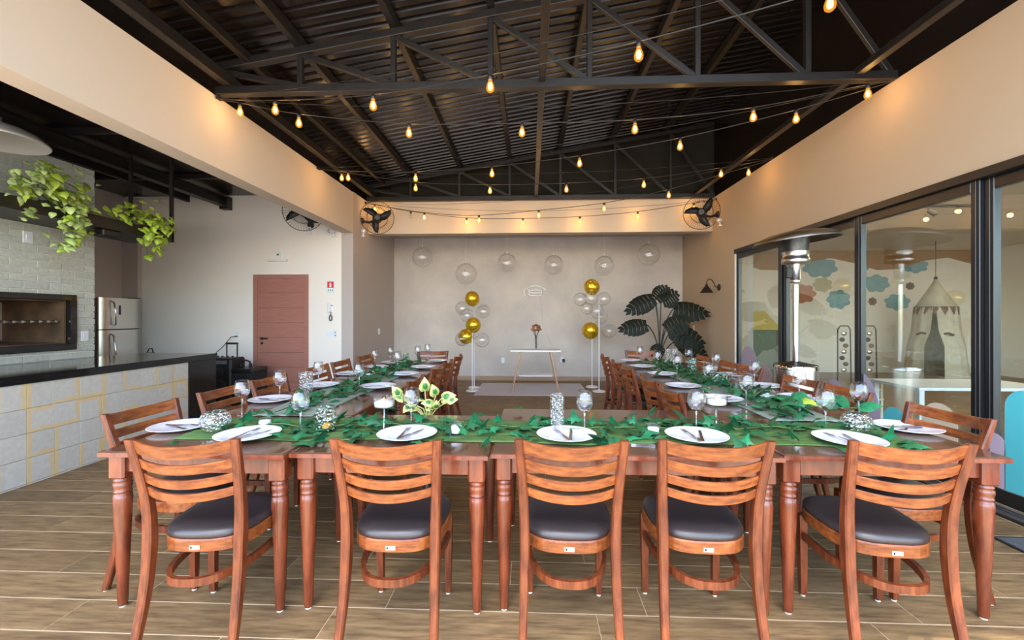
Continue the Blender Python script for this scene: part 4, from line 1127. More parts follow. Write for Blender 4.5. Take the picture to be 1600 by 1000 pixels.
# ---- wine glasses
def build_wine():
    t = thing('wine_glass', (0, 0, 0), 'x', 'wine glass')
    bowl = [(.0001, .098), (.012, .099), (.028, .108), (.040, .128), (.0455, .150), (.044, .172), (.038, .198), (.0345, .213)]
    rim = [(.0345, .213), (.0338, .2137), (.033, .213)]
    MB().lathe(bowl + rim, 28, cap0=False, cap1=False).build('bowl', M['glass'], t)
    MB().lathe([(.0055, .006), (.0038, .02), (.0036, .07), (.005, .09), (.009, .099)], 12, cap0=False, cap1=False).build('stem', M['glass_solid'], t)
    MB().lathe([(.0365, 0), (.0365, .0015), (.020, .004), (.0055, .008)], 28, cap1=False).build('foot', M['glass_solid'], t)
    return t
WG = [(378, 646, 'beside the fishbowl on the front left corner table'), (469.5, 675, 'on the runner at the seam of the two front left tables'), (437, 623, 'by the second bar-side plate of the left arm'),
      (497.7, 602.5, 'behind the tall crackle vase on the left arm'), (561, 608, 'by the first inner plate of the left arm'), (585, 573, 'before the fifth bar-side chair of the left arm'),
      (610, 566, 'before the last bar-side chair of the left arm'), (621, 580, 'by the second inner plate of the left arm'), (653, 567, 'by the third inner plate of the left arm'), (668, 562, 'by the far end plate of the left arm'),
      (642.5, 668, 'in front of the variegated plant on the second front table'), (913.5, 675.5, 'beside the tall cylinder vase on the centre front table'),
      (1088, 673, 'behind the fourth front row plate'), (1290, 672, 'behind the rightmost front row plate'), (1342, 651, 'behind the fishbowl on the front right corner table'), (1249, 627, 'by the second glass-side plate of the right arm'),
      (1166, 634, 'between the candle tumbler and the fishbowl on the right arm'), (1178.7, 600, 'by the third glass-side plate of the right arm'), (1107, 608, 'by the second inner plate of the right arm'),
      (1119, 582, 'by the fourth glass-side plate of the right arm'), (1058, 588.5, 'by the third inner plate of the right arm'), (1076, 571, 'before the fifth glass-side chair of the right arm'),
      (1027, 578.5, 'by the fourth inner plate of the right arm'), (999.8, 567.5, 'by the far end inner plate of the right arm'), (1054, 568, 'before the last glass-side chair of the right arm')]
for px, py, who in WG:
    q = on_z(px, py, TZ + .006)
    onr = (-1.78 < q.x < 1.86 and 2.04 < q.y < 2.47) or (-1.72 < q.x < -1.31) or (1.42 < q.x < 1.82)
    place('wine', build_wine, (q.x, q.y, TZ + (.0115 if onr else .001)), random.uniform(0, 6), 'clear stemmed wine glass ' + who, 'wine glasses on the tables')

# ---- vases, bowls, votives
def vessel(name, px, py, prof, m, label, cat, inside=None):
    q = on_z(px, py, TZ + .01); t = thing(name, (q.x, q.y, TZ + .012), label, cat)
    MB().lathe(prof, 28, cap0=True, cap1=False).build('glass_wall', M[m], t)
    r1, z1 = prof[-1]
    MB().tube([(r1 * math.cos(2 * pi * k / 28), r1 * math.sin(2 * pi * k / 28), z1) for k in range(28)], .0018, 6, closed=True).build('rim', M['glass'], t)
    if inside: inside(t)
    return t
def bowl_prof(r): return [(r * .45, 0), (r * .75, r * .12), (r, r * .62), (r * .98, r * .95), (r * .8, r * 1.28), (r * .66, r * 1.38)]
def cylp(r, h_): return [(r, 0), (r * 1.0, h_ * .5), (r, h_)]
def pebbles(rad, z0, z1, n_, m='glass'):
    def f(t):
        rn = random.Random(n_); mb = MB()
        for k in range(n_):
            a, rr = rn.uniform(0, 2 * pi), rad * math.sqrt(rn.random()); mb.sphere((rr * math.cos(a), rr * math.sin(a), rn.uniform(z0, z1)), .010, 8, 5)
        o = mb.build('glass_beads', M[m], t); o['kind'] = 'stuff'
    return f
def candle(r, z0, h_, m='wax'):
    def f(t):
        MB().lathe([(r, z0), (r, z0 + h_), (r * .85, z0 + h_ + .002)], 16).build('candle', M[m], t)
        MB().cyl((0, 0, z0 + h_), (0, 0, z0 + h_ + .01), .0015, n=5).build('wick', M['black_plastic'], t)
    return f
def leaves_in(t):
    for k in range(4): put_leaf(IV, t, (0, 0, .03 + .012 * k), (math.cos(k * 1.7), math.sin(k * 1.7), .5), .2, .7)
vessel('fishbowl_vase', 336, 674, bowl_prof(.073), 'crackle', 'round crackle glass fishbowl on the front left corner table', 'vase', pebbles(.05, .012, .05, 22))
vessel('fishbowl_vase', 1338, 675, bowl_prof(.070), 'crackle', 'round crackle glass fishbowl on the front right corner table', 'vase', pebbles(.05, .012, .05, 22))
vessel('fishbowl_vase', 1195, 631, bowl_prof(.072), 'glass', 'round glass fishbowl with green leaves near the front of the right arm', 'vase', leaves_in)
vessel('fishbowl_vase', 1125, 601, bowl_prof(.075), 'teal_glass', 'sea green glass fishbowl half way down the right arm', 'vase', leaves_in)
vessel('fishbowl_vase', 577, 592, bowl_prof(.055), 'glass', 'small glass fishbowl with leaves half way down the left arm', 'vase', leaves_in)
vessel('votive_holder', 414, 667, cylp(.037, .045), 'glass', 'small glass votive with white candle behind the leftmost front plate', 'candle holder', candle(.03, .004, .028))
vessel('votive_holder', 713.5, 677, cylp(.036, .052), 'glass', 'small glass votive between the second and middle front chairs', 'candle holder', candle(.03, .004, .03))
vessel('votive_holder', 1020, 678, cylp(.036, .045), 'glass', 'small glass votive right of the middle front plate', 'candle holder', candle(.03, .004, .025))
def gem(t):
    MB().lathe([(.0001, .004), (.02, .008), (.026, .025), (.014, .040), (.0001, .044)], 10, cap0=False, cap1=False, mx=T(.012, -.012, 0)).build('amber_candle', M['amber'], t)
    put_leaf(IV, t, (-.012, -.01, .01), (-.2, -.1, 1), 0, .5)
vessel('glass_tumbler', 509, 672, cylp(.052, .125), 'water', 'wide crackle glass tumbler holding an amber candle on the front left tables', 'vase', gem)
vessel('glass_tumbler', 1151, 618, cylp(.044, .16), 'glass', 'clear straight tumbler with an amber candle on the right arm', 'vase', lambda t: MB().lathe([(.034, .006), (.034, .04), (.02, .044)], 14).build('amber_candle', M['amber'], t))
vessel('cylinder_vase', 478, 612, cylp(.053, .155), 'crackle', 'stout crackle glass cylinder vase on the left arm', 'vase', pebbles(.04, .012, .13, 30))
vessel('cylinder_vase', 870.5, 671, cylp(.038, .185), 'crackle', 'slim tall crackle glass cylinder vase on the centre front table', 'vase', pebbles(.026, .012, .16, 30))
vessel('cylinder_vase', 1047, 571, cylp(.060, .20), 'crackle', 'stout crackle glass cylinder vase far down the right arm', 'vase', pebbles(.04, .012, .15, 30))
vessel('cylinder_vase', 1082, 584, cylp(.038, .165), 'teal_glass', 'slim glass vase with green stems far down the right arm', 'vase', leaves_in)
vessel('cylinder_vase', 634.5, 567, [(.045, 0), (.05, .03), (.035, .08), (.03, .11), (.034, .12)], 'teal_glass', 'sea green bottle vase at the far end of the left arm', 'vase', leaves_in)
def coupe(px, py, label):
    q = on_z(px, py, TZ + .01); t = thing('coupe_candle_holder', (q.x, q.y, TZ + .012), label, 'candle holder')
    MB().lathe([(.036, 0), (.034, .004), (.006, .01), (.0045, .05), (.005, .115), (.012, .12)], 22, cap1=False).build('stem', M['glass_solid'], t)
    MB().lathe([(.012, .12), (.048, .126), (.054, .14), (.055, .178)], 28, cap0=False, cap1=False).build('bowl', M['glass'], t)
    MB().lathe([(.048, .132), (.0505, .155), (.03, .157)], 24).build('candle', M['wax'], t)
    MB().lathe([(.012, .157), (.012, .168), (.003, .172), (.003, .178)], 10).build('wick_holder', M['oak'], t)
    return t
coupe(600, 674, 'footed glass coupe with floating candle on the second front table')
coupe(1119, 670, 'footed glass coupe with floating candle right of centre in the front row')

# ---- variegated plant standing inside the U
vq = on_y(668, 640, 2.86)
vp = thing('variegated_plant', (vq.x, 2.86, 0), 'variegated yellow and green leafy plant on a stand inside the U', 'plant')
MB().lathe([(.12, 0), (.13, .02), (.03, .05), (.025, .48), (.11, .50), (.11, .51)], 20).build('stand', M['black_steel'], vp)
MB().lathe([(.07, .51), (.095, .66), (.088, .66), (.08, .64)], 20).build('pot', M['pot_dark'], vp)
def vleaf(parent, px, py, d, s_):
    q = on_y(px, py, 2.86 + random.uniform(-.06, .06)) - Vector((vq.x, 2.86, 0))
    e_ = MB().add(*heart_leaf(.10, .08), True).build('leaf', M['leaf_edge'], parent, q); e_.scale = (s_,) * 3
    dn = Vector(d).normalized(); nr = Vector((random.uniform(-.4, .4), -1, .5)); x_ = dn.cross(nr).normalized(); z_ = x_.cross(dn)
    e_.rotation_euler = Matrix((x_, dn, z_)).transposed().to_euler()
    vs_, fs_ = heart_leaf(.10, .08)
    cm = MB().add([(x * .72, .048 + (y - .048) * .78, z + .005) for x, y, z in vs_], fs_, True).add([(x * .72, .048 + (y - .048) * .78, z - .004) for x, y, z in vs_], fs_, True)
    cm.build('leaf_centre', M['leaf_core'], e_)
    return q
stm = MB()
for px, py, d, s_ in ((625, 619, (-.4, -.5, .8), .9), (632, 622, (-.7, -.4, .2), .8), (664, 611, (.1, -.4, .9), 1.0), (661, 624, (-.2, -.7, .1), .7), (681, 618, (-.1, -.5, .8), .9), (690, 622, (.9, -.4, .3), 1.1), (676, 629, (-.6, -.5, .1), .8), (668, 634, (.3, -.8, -.2), .7),
                    (681, 638, (.2, -.6, .6), .8), (652, 634, (-.5, -.7, -.3), .7), (640, 633, (-.3, -.7, -.4), .7), (700, 626, (.9, -.2, .2), .7)):
    q = vleaf(vp, px, py, d, s_)
    stm.tube([(0, 0, .64), (q.x * .4, q.y * .4, .72), (q.x, q.y, q.z)], .0035, 5)
stm.build('stem', M['leaf_edge'], vp)

# ================================================================== BACK OF THE ROOM
# rug
a, b = on_z(752, 599, 0), on_z(908, 599, 0); c_, d_ = on_z(744, 618, 0), on_z(917, 619, 0)
rg = thing('area_rug', (0.12, (a.y + c_.y) / 2, 0), 'pale grey rug under the white console table', 'rug')
hw = (b.x - a.x + d_.x - c_.x) / 4; hd = (a.y - c_.y) / 2
MB().box(-hw, hw, -hd, hd, 0.001, .010, .003).build('pile', M['rug'], rg)
for s_ in (-1, 1): MB().box(s_ * hw - .012, s_ * hw + .012, -hd, hd, .001, .012, .003).build('bound_edge', M['rug'], rg)
rg.location.x = (a.x + b.x) / 2

# console table
ty = 7.75
q0, q1 = on_y(798, 546, ty), on_y(875.5, 546, ty)
ct = thing('console_table', ((q0.x + q1.x) / 2, ty, 0), 'white console table with splayed oak legs against the cement wall', 'table')
w = (q1.x - q0.x) / 2; zt = q0.z
MB().box(-w, w, -.2, .2, zt - .03, zt, .004).build('table_top', M['white'], ct)
MB().box(-w * .66, w * .66, -.15, .15, .275, .295, .003).build('shelf', M['white'], ct)
for sx in (-1, 1):
    for sy in (-1, 1): MB().cyl((sx * w * .92, sy * .19, .012), (sx * w * .60, sy * .15, zt - .03), .013, .022, 10).build('leg', M['oak'], ct)
q = on_y(837.5, 545, ty)
fv = thing('flower_vase', (q.x, ty, zt), 'glass vase of dried russet flowers on the white console table', 'vase')
MB().lathe([(.036, 0), (.036, .22)], 18, cap1=False).build('glass_wall', M['crackle'], fv)
stm = MB()
for k in range(9):
    a = k * 2.4; stm.tube([(.01 * math.cos(a), .01 * math.sin(a), .02), (.02 * math.cos(a), .02 * math.sin(a), .25), (.06 * math.cos(a), .05 * math.sin(a), .34)], .003, 5)
stm.build('stem', M['stem_dark'], fv)
rn = random.Random(5)
fm = MB(); 
for k in range(6):
    a = k * pi / 3; fm.add(*heart_leaf(.04, .035), True, Matrix.Rotation(a, 4, 'Z') @ Matrix.Rotation(.7, 4, 'X'))
fme = fm.mesh('flower'); fme.materials.append(M['dried'])
for k in range(26):
    a, b_ = rn.uniform(0, 2 * pi), rn.uniform(-.4, 1.4); r_ = .075
    o = link('flower', fme, fv, (r_ * math.cos(a) * math.cos(b_), r_ * math.sin(a) * math.cos(b_), .36 + r_ * 1.0 * math.sin(b_)), (rn.uniform(-.8, .8), rn.uniform(-.8, .8), a))

# neon graduation cap outline
nq = on_y(833, 458, YB); sN = YB / F_PX
ns = thing('neon_cap_sign', (nq.x, YB, nq.z), 'unlit white neon outline of a graduation cap on the cement wall', 'sign')
def nz_(pts, closed=False, r_=.010): return [(x * sN, -.03, z * sN) for x, z in pts]
def smoothpts(P, n_=6):
    P = [Vector(p_) for p_ in P]; out = []
    for i in range(len(P) - 1):
        a, b, c, d = P[max(0, i - 1)], P[i], P[i + 1], P[min(len(P) - 1, i + 2)]
        for k in range(n_):
            t = k / n_; out.append(.5 * ((2 * b) + (c - a) * t + (2 * a - 5 * b + 4 * c - d) * t * t + (3 * b - a - 3 * c + d) * t ** 3))
    out.append(P[-1]); return out
MB().tube(smoothpts(nz_([(-11, 7), (-3, 10), (5, 11), (12, 9), (19, 5), (14, 4), (3, 4.5), (-6, 4), (-11, 7)])), .013, 6).build('board_tube', M['neon'], ns)
MB().tube(smoothpts(nz_([(-6, 3.5), (-6, -3), (1, -4.5), (12, -4), (13, 3)])), .013, 6).tube(smoothpts(nz_([(-5, .5), (3, -.5), (12, .5)])), .013, 6).build('band_tube', M['neon'], ns)
MB().tube(smoothpts(nz_([(-11, 7), (-14, 3), (-13.5, -3)])), .013, 6).tube(smoothpts(nz_([(-13.5, -3), (-16, -6), (-13, -8), (-11, -6), (-13.5, -3)])), .008, 6).build('tassel_tube', M['neon'], ns)
e_ = on_y(860, 535, YB) - Vector(ns.location)
MB().tube(smoothpts([(.12, -.01, -.06), (.2, -.01, -.4), (.22, -.01, -.65), (e_.x, -.012, e_.z), (.62, -.02, on_y(877, 562, YB).z - nq.z)]), .003, 5).build('power_cord', M['rug'], ns)

# balloon stands
def balloon_stand(name_label, bx_px, by_px, top_px, balls, y):
    b = on_z(bx_px, by_px, 0); y = b.y
    t = thing('balloon_stand', (b.x, y, 0), name_label, 'balloon stand')
    MB().lathe([(.115, 0), (.115, .014), (.10, .022), (.02, .026), (.015, .04)], 24).build('base', M['white'], t)
    tp = on_y(bx_px, top_px, y)
    MB().cyl((0, 0, .03), (0, 0, tp.z), .008).build('pole', M['white'], t)
    for (px, py, r_, kind) in balls:
        q = on_y(px, py, y) - Vector((b.x, y, 0)); r_ = r_ * y / F_PX
        dy = random.uniform(-.10, .10)
        m = M['gold'] if kind == 'g' else M['balloon']
        bo = MB().sphere((0, 0, 0), r_, 24, 16, (1, 1, 1.04)).lathe([(.004, -r_ * 1.10), (.012, -r_ * 1.14), (.010, -r_ * 1.04)], 10).build('balloon', m, t, (q.x, dy, q.z))
        bo['label'] = 'gold balloon' if kind == 'g' else 'clear balloon'
        dvec = Vector((0, 0, max(.2, min(tp.z, q.z - .1)))) - Vector((q.x, dy, q.z))
        bo.rotation_euler = Vector((0, 0, -1)).rotation_difference(dvec.normalized()).to_euler()
        MB().tube([Vector((q.x, dy, q.z)) + dvec.normalized() * r_ * 1.1, (0, 0, max(.2, min(tp.z, q.z - .1)))], .003, 5).build('holder_stick', M['white'], t)
    return t
random.seed(21)
balloon_stand('taller left balloon stand with a gold balloon above clear ones', 741, 606, 490, [(738.6, 467, 11.5, 'g'), (721.7, 481.7, 11, 'c'), (755, 486.6, 11, 'c'), (730, 493, 11.5, 'c')], 7.7)
balloon_stand('lower left balloon stand with two gold balloons over clear ones', 738, 611, 515, [(740, 508, 12, 'g'), (727.4, 526, 12, 'g'), (753, 531.6, 11.5, 'c'), (722, 530, 11, 'c')], 7.4)
balloon_stand('taller right balloon stand with a gold balloon on top of clear ones', 936, 612, 470, [(924.5, 448.4, 12, 'g'), (906, 468, 10.5, 'c'), (922, 466, 11, 'c'), (943, 467, 10.5, 'c'), (933, 486, 11.5, 'c'), (916, 482, 9.5, 'c')], 7.7)
balloon_stand('lower right balloon stand with one gold balloon at the bottom', 925, 605, 505, [(939, 495, 11.5, 'c'), (922, 516.5, 13, 'g'), (951, 517, 11, 'c')], 7.7)
# six clear bubble balloons hanging in the alcove
for i, (px, py, r_) in enumerate(((660, 402, 16), (728, 428, 17), (792, 411, 15), (865, 414, 15.5), (944, 415, 15.5), (1013.5, 398, 17))):
    q = on_y(px, py, 8.35); R = r_ * 8.35 / F_PX
    t = thing('bubble_balloon', (q.x, 8.35, q.z), '%s from left of six clear bubble balloons hanging before the cement wall' % ORD[i], 'balloon', 'clear bubble balloons hanging in the alcove')
    MB().sphere((0, 0, 0), R, 32, 20).build('film', M['balloon'], t)
    MB().lathe([(.005, R * .99), (.012, R + .02), (.004, R + .035)], 10).build('neck', M['white'], t)
    MB().cyl((0, 0, R + .03), (0, 0, 3.06 - q.z), .0015, n=5).build('thread', M['neon'], t)

# monstera
my = 7.35
mq = on_y(1031, 540, my)
mo = thing('monstera_plant', (mq.x, my, 0), 'tall dark monstera with split leaves in the right back corner', 'plant')
MB().lathe([(.15, 0), (.20, .42), (.21, .44), (.19, .44), (.18, .41)], 24).build('pot', M['pot_dark'], mo)
MB().lathe([(.18, .405), (.0001, .41)], 20, cap0=False, cap1=False).build('soil', M['firebrick'], mo)
def monstera(L_, W):
    """split leaf: a broad heart with lobes divided by deep slits, along +y, gently arched"""
    mb = MB(); th = .004
    def bend(x, y):
        return (x, y, -.22 * L_ * (y / L_) ** 2 - .35 * W * abs(x / W) ** 2)
    N_ = 7
    for s_ in (-1, 1):
        for k in range(N_):
            t0, t1 = k / N_, (k + .99) / N_; g0, g1 = (k + .24) / N_, (k + .70) / N_
            def wid(t): return W * (math.sin(pi * min(1, .16 + t * .84)) ** .7) * .98
            def sh(t): return .14 * L_ * (1 - t)
            P = [(0, t0 * L_), (0, t1 * L_), (s_ * wid(t1) * .30, t1 * L_ + .01), (s_ * wid(g1), g1 * L_ + .16 * L_ - sh(g1)), (s_ * wid(g0) * .95, g0 * L_ + .07 * L_ - sh(g0)), (s_ * wid(t0) * .30, t0 * L_ + .015)]
            V = [bend(*p_) for p_ in P]
            mb.add(V, [tuple(range(6)) if s_ < 0 else tuple(reversed(range(6)))], False)
    return mb
mstem = MB()
for (bx, by, tx, ty_, wpx, dy) in ((1022, 466, 986, 490, 15, -.05), (1024, 468, 1036, 462, 14, .1), (1033, 470, 1056, 466, 17, .0), (1052, 482, 1100, 494, 17, .05), (1012, 508, 974, 520, 14, -.15), (1040, 516, 1074, 506, 16, -.2), (1050, 516, 1092, 540, 20, -.12), (1060, 530, 1098, 560, 17, .08), (1036, 541, 1024, 556, 10, -.2)):
    b_ = on_y(bx, by, my + dy); t_ = on_y(tx, ty_, my + dy)
    d = t_ - b_; L_ = max(.28, d.length * 1.06); d = d + Vector((0, -.10, .10))
    o = monstera(L_, wpx * my / F_PX * 1.05).build('leaf', M['leaf_black'], mo, b_ - Vector((mq.x, my, 0)))
    # blade faces the room
    dn = d.normalized(); nrm = Vector((0.1, -1, .45)); x_ = dn.cross(nrm).normalized(); z_ = x_.cross(dn)
    o.rotation_euler = Matrix((x_, dn, z_)).transposed().to_euler()
    q = b_ - Vector((mq.x, my, 0))
    mstem.tube(smoothpts([(0, 0, .40), (q.x * .12, q.y * .2, .40 + (q.z - .40) * .45), (q.x * .5, q.y * .6, .40 + (q.z - .40) * .8), q]), .010, 6)
mstem.build('stem', M['stem_dark'], mo)

# wall sconce right
sq = on_x(1124, 449, XR)
sc_ = thing('wall_sconce', (XR, sq.y, sq.z), 'black gooseneck wall lamp on the right wall by the monstera', 'lamp')
MB().lathe([(.055, 0), (.055, .018), (.03, .024)], 20, Matrix.Rotation(-pi / 2, 4, 'Y')).build('wall_rose', M['black_steel'], sc_)
MB().tube(smoothpts([(-.02, 0, 0), (-.07, 0, .02), (-.10, 0, .09), (-.15, 0, .14), (-.20, 0, .12), (-.215, 0, .05)]), .008, 8).build('arm', M['black_steel'], sc_)
MB().lathe([(.018, .06), (.022, .03), (.035, .01), (.105, -.085), (.108, -.09), (.10, -.085), (.03, .0)], 24, T(-.215, 0, 0), cap0=False, cap1=False).build('shade', M['black_steel'], sc_)

# ================================================================== WALL FANS
def wall_fan(label, px, py, wall_px, wall_X, mount_p, rpx, y_c, face, roll):
    c = on_y(px, py, y_c); R = rpx * y_c / F_PX
    t = thing('wall_fan', c, label, 'fan')
    # local frame: +z = fan axis (blowing direction)
    f = Vector(face).normalized(); x_ = Vector((0, 0, 1)).cross(f).normalized(); y_ = f.cross(x_)
    t.rotation_euler = Matrix((x_, y_, f)).transposed().to_euler()
    inv = Matrix((x_, y_, f))
    g = MB()
    for zz, rr in ((0, R), (.055, R * .62), (-.05, R * .62)): g.tube([(rr * math.cos(2 * pi * k / 40), rr * math.sin(2 * pi * k / 40), zz) for k in range(40)], .0055 if zz == 0 else .003, 5, closed=True)
    g.build('guard_ring', M['black_steel'], t)
    w_ = MB()
    for k in range(44):
        a = 2 * pi * k / 44; ca, sa = math.cos(a), math.sin(a)
        w_.tube([(R * ca, R * sa, 0), (R * .62 * ca, R * .62 * sa, .055), (R * .2 * ca, R * .2 * sa, .07)], .0014, 3)
        w_.tube([(R * ca, R * sa, 0), (R * .62 * ca, R * .62 * sa, -.05), (R * .2 * ca, R * .2 * sa, -.06)], .0014, 3)
    o = w_.build('guard_wires', M['black_steel'], t); o['kind'] = 'stuff'
    for k in range(3):
        a = roll + k * 2 * pi / 3; mx = Matrix.Rotation(a, 4, 'Z')
        vs_ = []; fs_ = []
        for i in range(9):
            u = i / 8; rr = R * (.14 + .74 * u); hw_ = R * (.10 + .13 * math.sin(pi * min(1, u * .85 + .12))); sweep_ = R * .30 * u * u
            for v in (-1, 1):
                vs_.append((rr, v * hw_ + sweep_, v * hw_ * .38)); vs_.append((rr, v * hw_ + sweep_, v * hw_ * .38 + .004))
        for i in range(8):
            b_ = i * 4; fs_ += [(b_, b_ + 4, b_ + 6, b_ + 2), (b_ + 1, b_ + 3, b_ + 7, b_ + 5), (b_, b_ + 1, b_ + 5, b_ + 4), (b_ + 2, b_ + 6, b_ + 7, b_ + 3)]
        fs_.append((32, 33, 35, 34)); fs_.append((0, 2, 3, 1))
        MB().add(vs_, fs_, True, mx).build('blade', M['black_plastic'], t)
    MB().lathe([(.045, .03), (.05, .0), (.05, -.05)], 18).lathe([(.075, -.06), (.085, -.09), (.08, -.17), (.05, -.19)], 20).build('motor_housing', M['black_plastic'], t)
    mp3 = inv @ (Vector(mount_p) - c)
    MB().tube(smoothpts([(0, 0, -.17), Vector((0, 0, -.17)).lerp(mp3, .5) + Vector((0, -.04, -.03)), mp3]), .022, 8).build('wall_arm', M['black_plastic'], t)
    dirw = inv @ Vector((1 if wall_X < 0 else -1, 0, 0)) if abs(wall_X) > 0 and wall_px else inv @ Vector((0, -1, 0))
    MB().cyl(mp3 - dirw * .0, mp3 + dirw * .03, .055, .05, 16).build('mount_plate', M['black_plastic'], t)
    return t
mp1 = on_x(565.5, 345, XL); wall_fan('black caged wall fan at the left end of the back beam', 589.5, 340, True, XL, mp1, 25.5, 7.15, (.35, -1, -.10), .15)
mp2 = on_x(1122, 335, XR); wall_fan('black caged wall fan at the right end of the back beam', 1096, 331.5, True, XR, mp2, 26, 7.05, (-.40, -1, -.10), .6)
wall_fan('black caged wall fan half hidden behind the left beam', 474, 330, False, 0, (on_y(486, 352, YD).x, YD, on_y(486, 352, YD).z), 31, 6.55, (.25, -1, -.1), 1.2)
# security cameras
def secam(label, p, face):
    t = thing('security_camera', p, label, 'camera')
    f = Vector(face).normalized(); x_ = Vector((0, 0, 1)).cross(f).normalized(); y_ = f.cross(x_)
    t.rotation_euler = Matrix((x_, y_, f)).transposed().to_euler()
    MB().lathe([(.03, -.06), (.034, -.05), (.034, .05), (.030, .055)], 16).build('housing', M['white'], t)
    MB().lathe([(.026, .05), (.026, .058), (.012, .052)], 16).build('lens', M['black_plastic'], t)
    MB().cyl((0, -.03, -.02), (-.0, -.075, -.04), .013).lathe([(.035, 0), (.035, .012)], 14, T(0, -.08, -.04) @ Matrix.Rotation(pi / 2, 4, 'X')).build('bracket', M['white'], t)
secam('white security camera under the left back wall fan', on_y(568, 361, 7.05), (.5, -1, -.2))
secam('white security camera under the right back wall fan', on_y(1124, 344, 6.95), (-.7, -1, -.2))
secam('white security camera on the door wall below the left beam', on_y(518, 361, 6.85), (-.4, -1, -.2))
q = on_y(484, 361, YD)
jb = thing('junction_box', (q.x, YD, q.z), 'small white junction box under the half hidden fan', 'junction box')
MB().box(-.04, .04, -.035, 0, -.065, .065, .006).build('case', M['white'], jb)
MB().box(-.015, .015, -.038, -.035, .02, .03).build('slot', M['black_plastic'], jb)

# ================================================================== PATIO HEATER
hy = 4.5; hq = on_y(1243, 500, hy)
ph = thing('patio_heater', (hq.x, hy, 0), 'stainless steel mushroom patio heater standing by the glass panels', 'heater')
MB().lathe([(.225, .02), (.225, .80), (.22, .83), (.215, .83)], 36).build('gas_cabinet', M['steel'], ph)
MB().lathe([(.232, .81), (.232, .85), (.226, .855)], 36).build('cabinet_band', M['chrome'], ph)
MB().lathe([(.226, .855), (.06, .885), (.045, .89)], 36).build('cabinet_lid', M['black_steel'], ph)
MB().lathe([(.235, 0), (.235, .03), (.225, .035)], 36).build('base_ring', M['black_plastic'], ph)
MB().cyl((0, 0, .88), (0, 0, 1.68), .036, n=18).build('pole', M['chrome'], ph)
z1 = on_y(1243, 442, hy).z
MB().lathe([(.055, z1), (.06, z1 + .01), (.06, z1 + .03), (.052, z1 + .035), (.052, z1 + .19)], 22).build('control_housing', M['steel'], ph)
MB().box(-.115, -.05, -.03, .03, z1 + .05, z1 + .16, .006).cyl((-.115, 0, z1 + .13), (-.13, 0, z1 + .13), .016).build('control_knob', M['black_plastic'], ph)
MB().lathe([(.10, z1 + .19), (.145, z1 + .20), (.145, z1 + .25), (.135, z1 + .255), (.138, z1 + .30), (.145, z1 + .32)], 32).build('burner_ring', M['steel'], ph)
mesh_m = mat('dark perforated emitter mesh', (.16, .15, .14), .45, metal=.9, var=(.05, .05, .05), vscale=220)
MB().lathe([(.13, z1 + .32), (.145, z1 + .46), (.15, z1 + .48)], 32, cap1=False).build('emitter_screen', mesh_m, ph)
dz = z1 + .475
dm = MB().lathe([(.455, -.05), (.46, -.045), (.43, -.01), (.30, .035), (.16, .055), (.05, .062), (.0001, .063)], 48, cap0=False, cap1=False).lathe([(.455, -.05), (.43, -.03), (.30, .012), (.0001, .03)], 48, cap0=False, cap1=False)
dd = dm.build('reflector_dish', mat('satin aluminium', (.20, .19, .17), .42, metal=1.0), ph, (0, 0, dz), (0, math.radians(-5), 0))
ph.scale = (.86, .86, 1)

# grey mat at the far right
mt = thing('floor_mat', (3.0, 2.0, 0), 'slate grey floor mat beside the sliding glass at right', 'mat')
MB().box(-.17, .16, -.75, .69, .001, .012, .003).build('pile', M['mat_grey'], mt)
MB().box(-.185, -.165, -.765, .705, .001, .010, .003).box(-.165, .16, .688, .705, .001, .010, .003).build('rubber_edge', M['black_plastic'], mt)

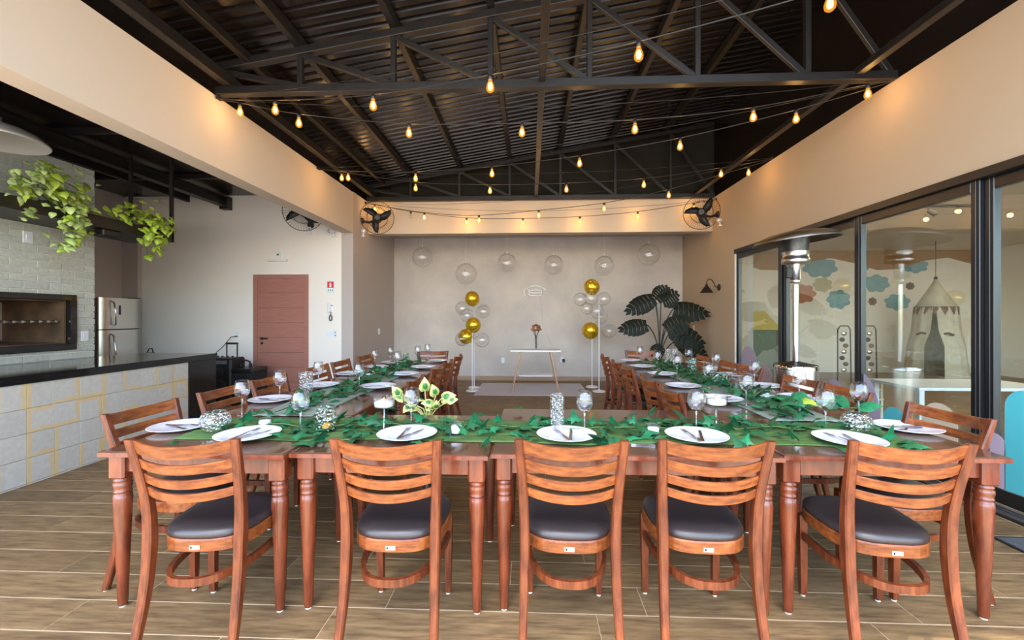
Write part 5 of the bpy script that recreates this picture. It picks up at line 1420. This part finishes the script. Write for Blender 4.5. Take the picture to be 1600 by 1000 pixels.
# ================================================================== STRING LIGHTS
envelope = MB().lathe([(.011, 0), (.014, -.015), (.024, -.040), (.030, -.062), (.027, -.082), (.016, -.094), (.0001, -.098)], 16, cap0=False, cap1=False).mesh('bulb'); envelope.materials.append(M['bulb_glass'])
env_off = envelope.copy(); env_off.materials.clear(); env_off.materials.append(M['bulb_clear'])
core = MB().lathe([(.0001, -.022), (.011, -.032), (.0165, -.056), (.013, -.076), (.0001, -.084)], 12, cap0=False, cap1=False).mesh('filament'); core.materials.append(M['bulb_core'])
sock = MB().lathe([(.008, .030), (.017, .026), (.017, -.004), (.012, -.008)], 12).mesh('socket'); sock.materials.append(M['black_plastic'])
bl_light = bpy.data.lights.new('bulb_light', 'POINT'); bl_light.energy = BULB_W; bl_light.color = (1.0, .60, .26); bl_light.shadow_soft_size = .03
def string(label, A, B, bulbs, off_idx=()):
    A = Vector(A); B = Vector(B)
    t = thing('string_lights', A, label, 'string lights')
    P = [on_line(px, py, A, B) for px, py in bulbs]
    P.sort(key=lambda v: (v - A).dot(B - A))
    knots = [A] + [p_ + Vector((0, 0, .075)) for p_ in P] + [B]
    MB().tube([k - A for k in smoothpts(knots, 5)], .0045, 5).build('cable', M['string'], t)
    n_ = 14; sagz = min(p_.z for p_ in P) + .13
    L0 = []
    for k in range(n_ + 1):
        u = k / n_; q = A.lerp(B, u); q.z -= (min(A.z, B.z) - sagz) * .72 * 4 * u * (1 - u); L0.append(q - A + Vector((0, 0, .012)))
    MB().tube(L0, .0025, 4).build('support_wire', M['string'], t)
    for e_ in (A, B): MB().cyl(e_ - A, e_ - A + Vector((0, 0, .03)), .012, n=8).build('wall_hook', M['black_steel'], t)
    for i, p_ in enumerate(P):
        q = p_ - A; on = i not in off_idx
        b_ = link('light_bulb', envelope if on else env_off, t, q + Vector((0, 0, .045)))
        link('socket', sock, b_)
        if on:
            link('filament', core, b_)
            lo = bpy.data.objects.new('bulb_light', bl_light); COL.objects.link(lo); lo.location = p_ + Vector((0, 0, -.01))
        if not on: b_['label'] = 'unlit clear bulb'
    return t
HL1 = on_x(340, 157, XL); HR1 = on_x(1400, 125, XR); HL2 = on_x(494, 264, XL); HR2 = on_x(1209, 248, XR)
string('string lights rising from the left wall towards the near right', HL1 + Vector((.02, -.03, 0)), (XR - .02, 1.95, 3.38), [(430, 170), (583, 162.5), (766, 133), (998, 83), (1297, 3)])
string('string lights straight across below the near roof truss', HL1 + Vector((.02, 0, 0)), HR1 - Vector((.02, 0, 0)), [(375, 173), (467, 190.6), (639, 206), (815.6, 205), (992, 200), (1177, 181), (1356, 145)])
string('string lights running diagonally from the near right hook to the far left', HR1 + Vector((-.02, .03, 0)), HL2 + Vector((.02, 0, 0)), [(1244, 184), (1062.5, 227), (905.6, 253.7), (768.7, 270), (649.4, 277.5), (544, 276.6)])
string('string lights straight across half way down the room', HL2 + Vector((.02, .03, 0)), HR2 - Vector((.02, 0, 0)), [(534, 277), (649.4, 293), (765.6, 297), (885, 294.7), (1006, 287.5), (1126.6, 271)])
string('string lights running diagonally from the far right hook to the left fan', HR2 + Vector((-.02, .03, 0)), (XL + .02, 7.44, 3.38), [(1169.7, 269), (1045, 304), (944, 325), (842, 336), (748.4, 343.5), (663, 339)])
string('string lights draped right in front of the back beam', (XL + .02, 7.40, 3.36), (XR - .02, 7.40, 3.36), [(586, 326), (642, 337), (729, 347), (817, 348), (906, 345), (996.4, 337.4), (1084, 324)], off_idx=(1,))
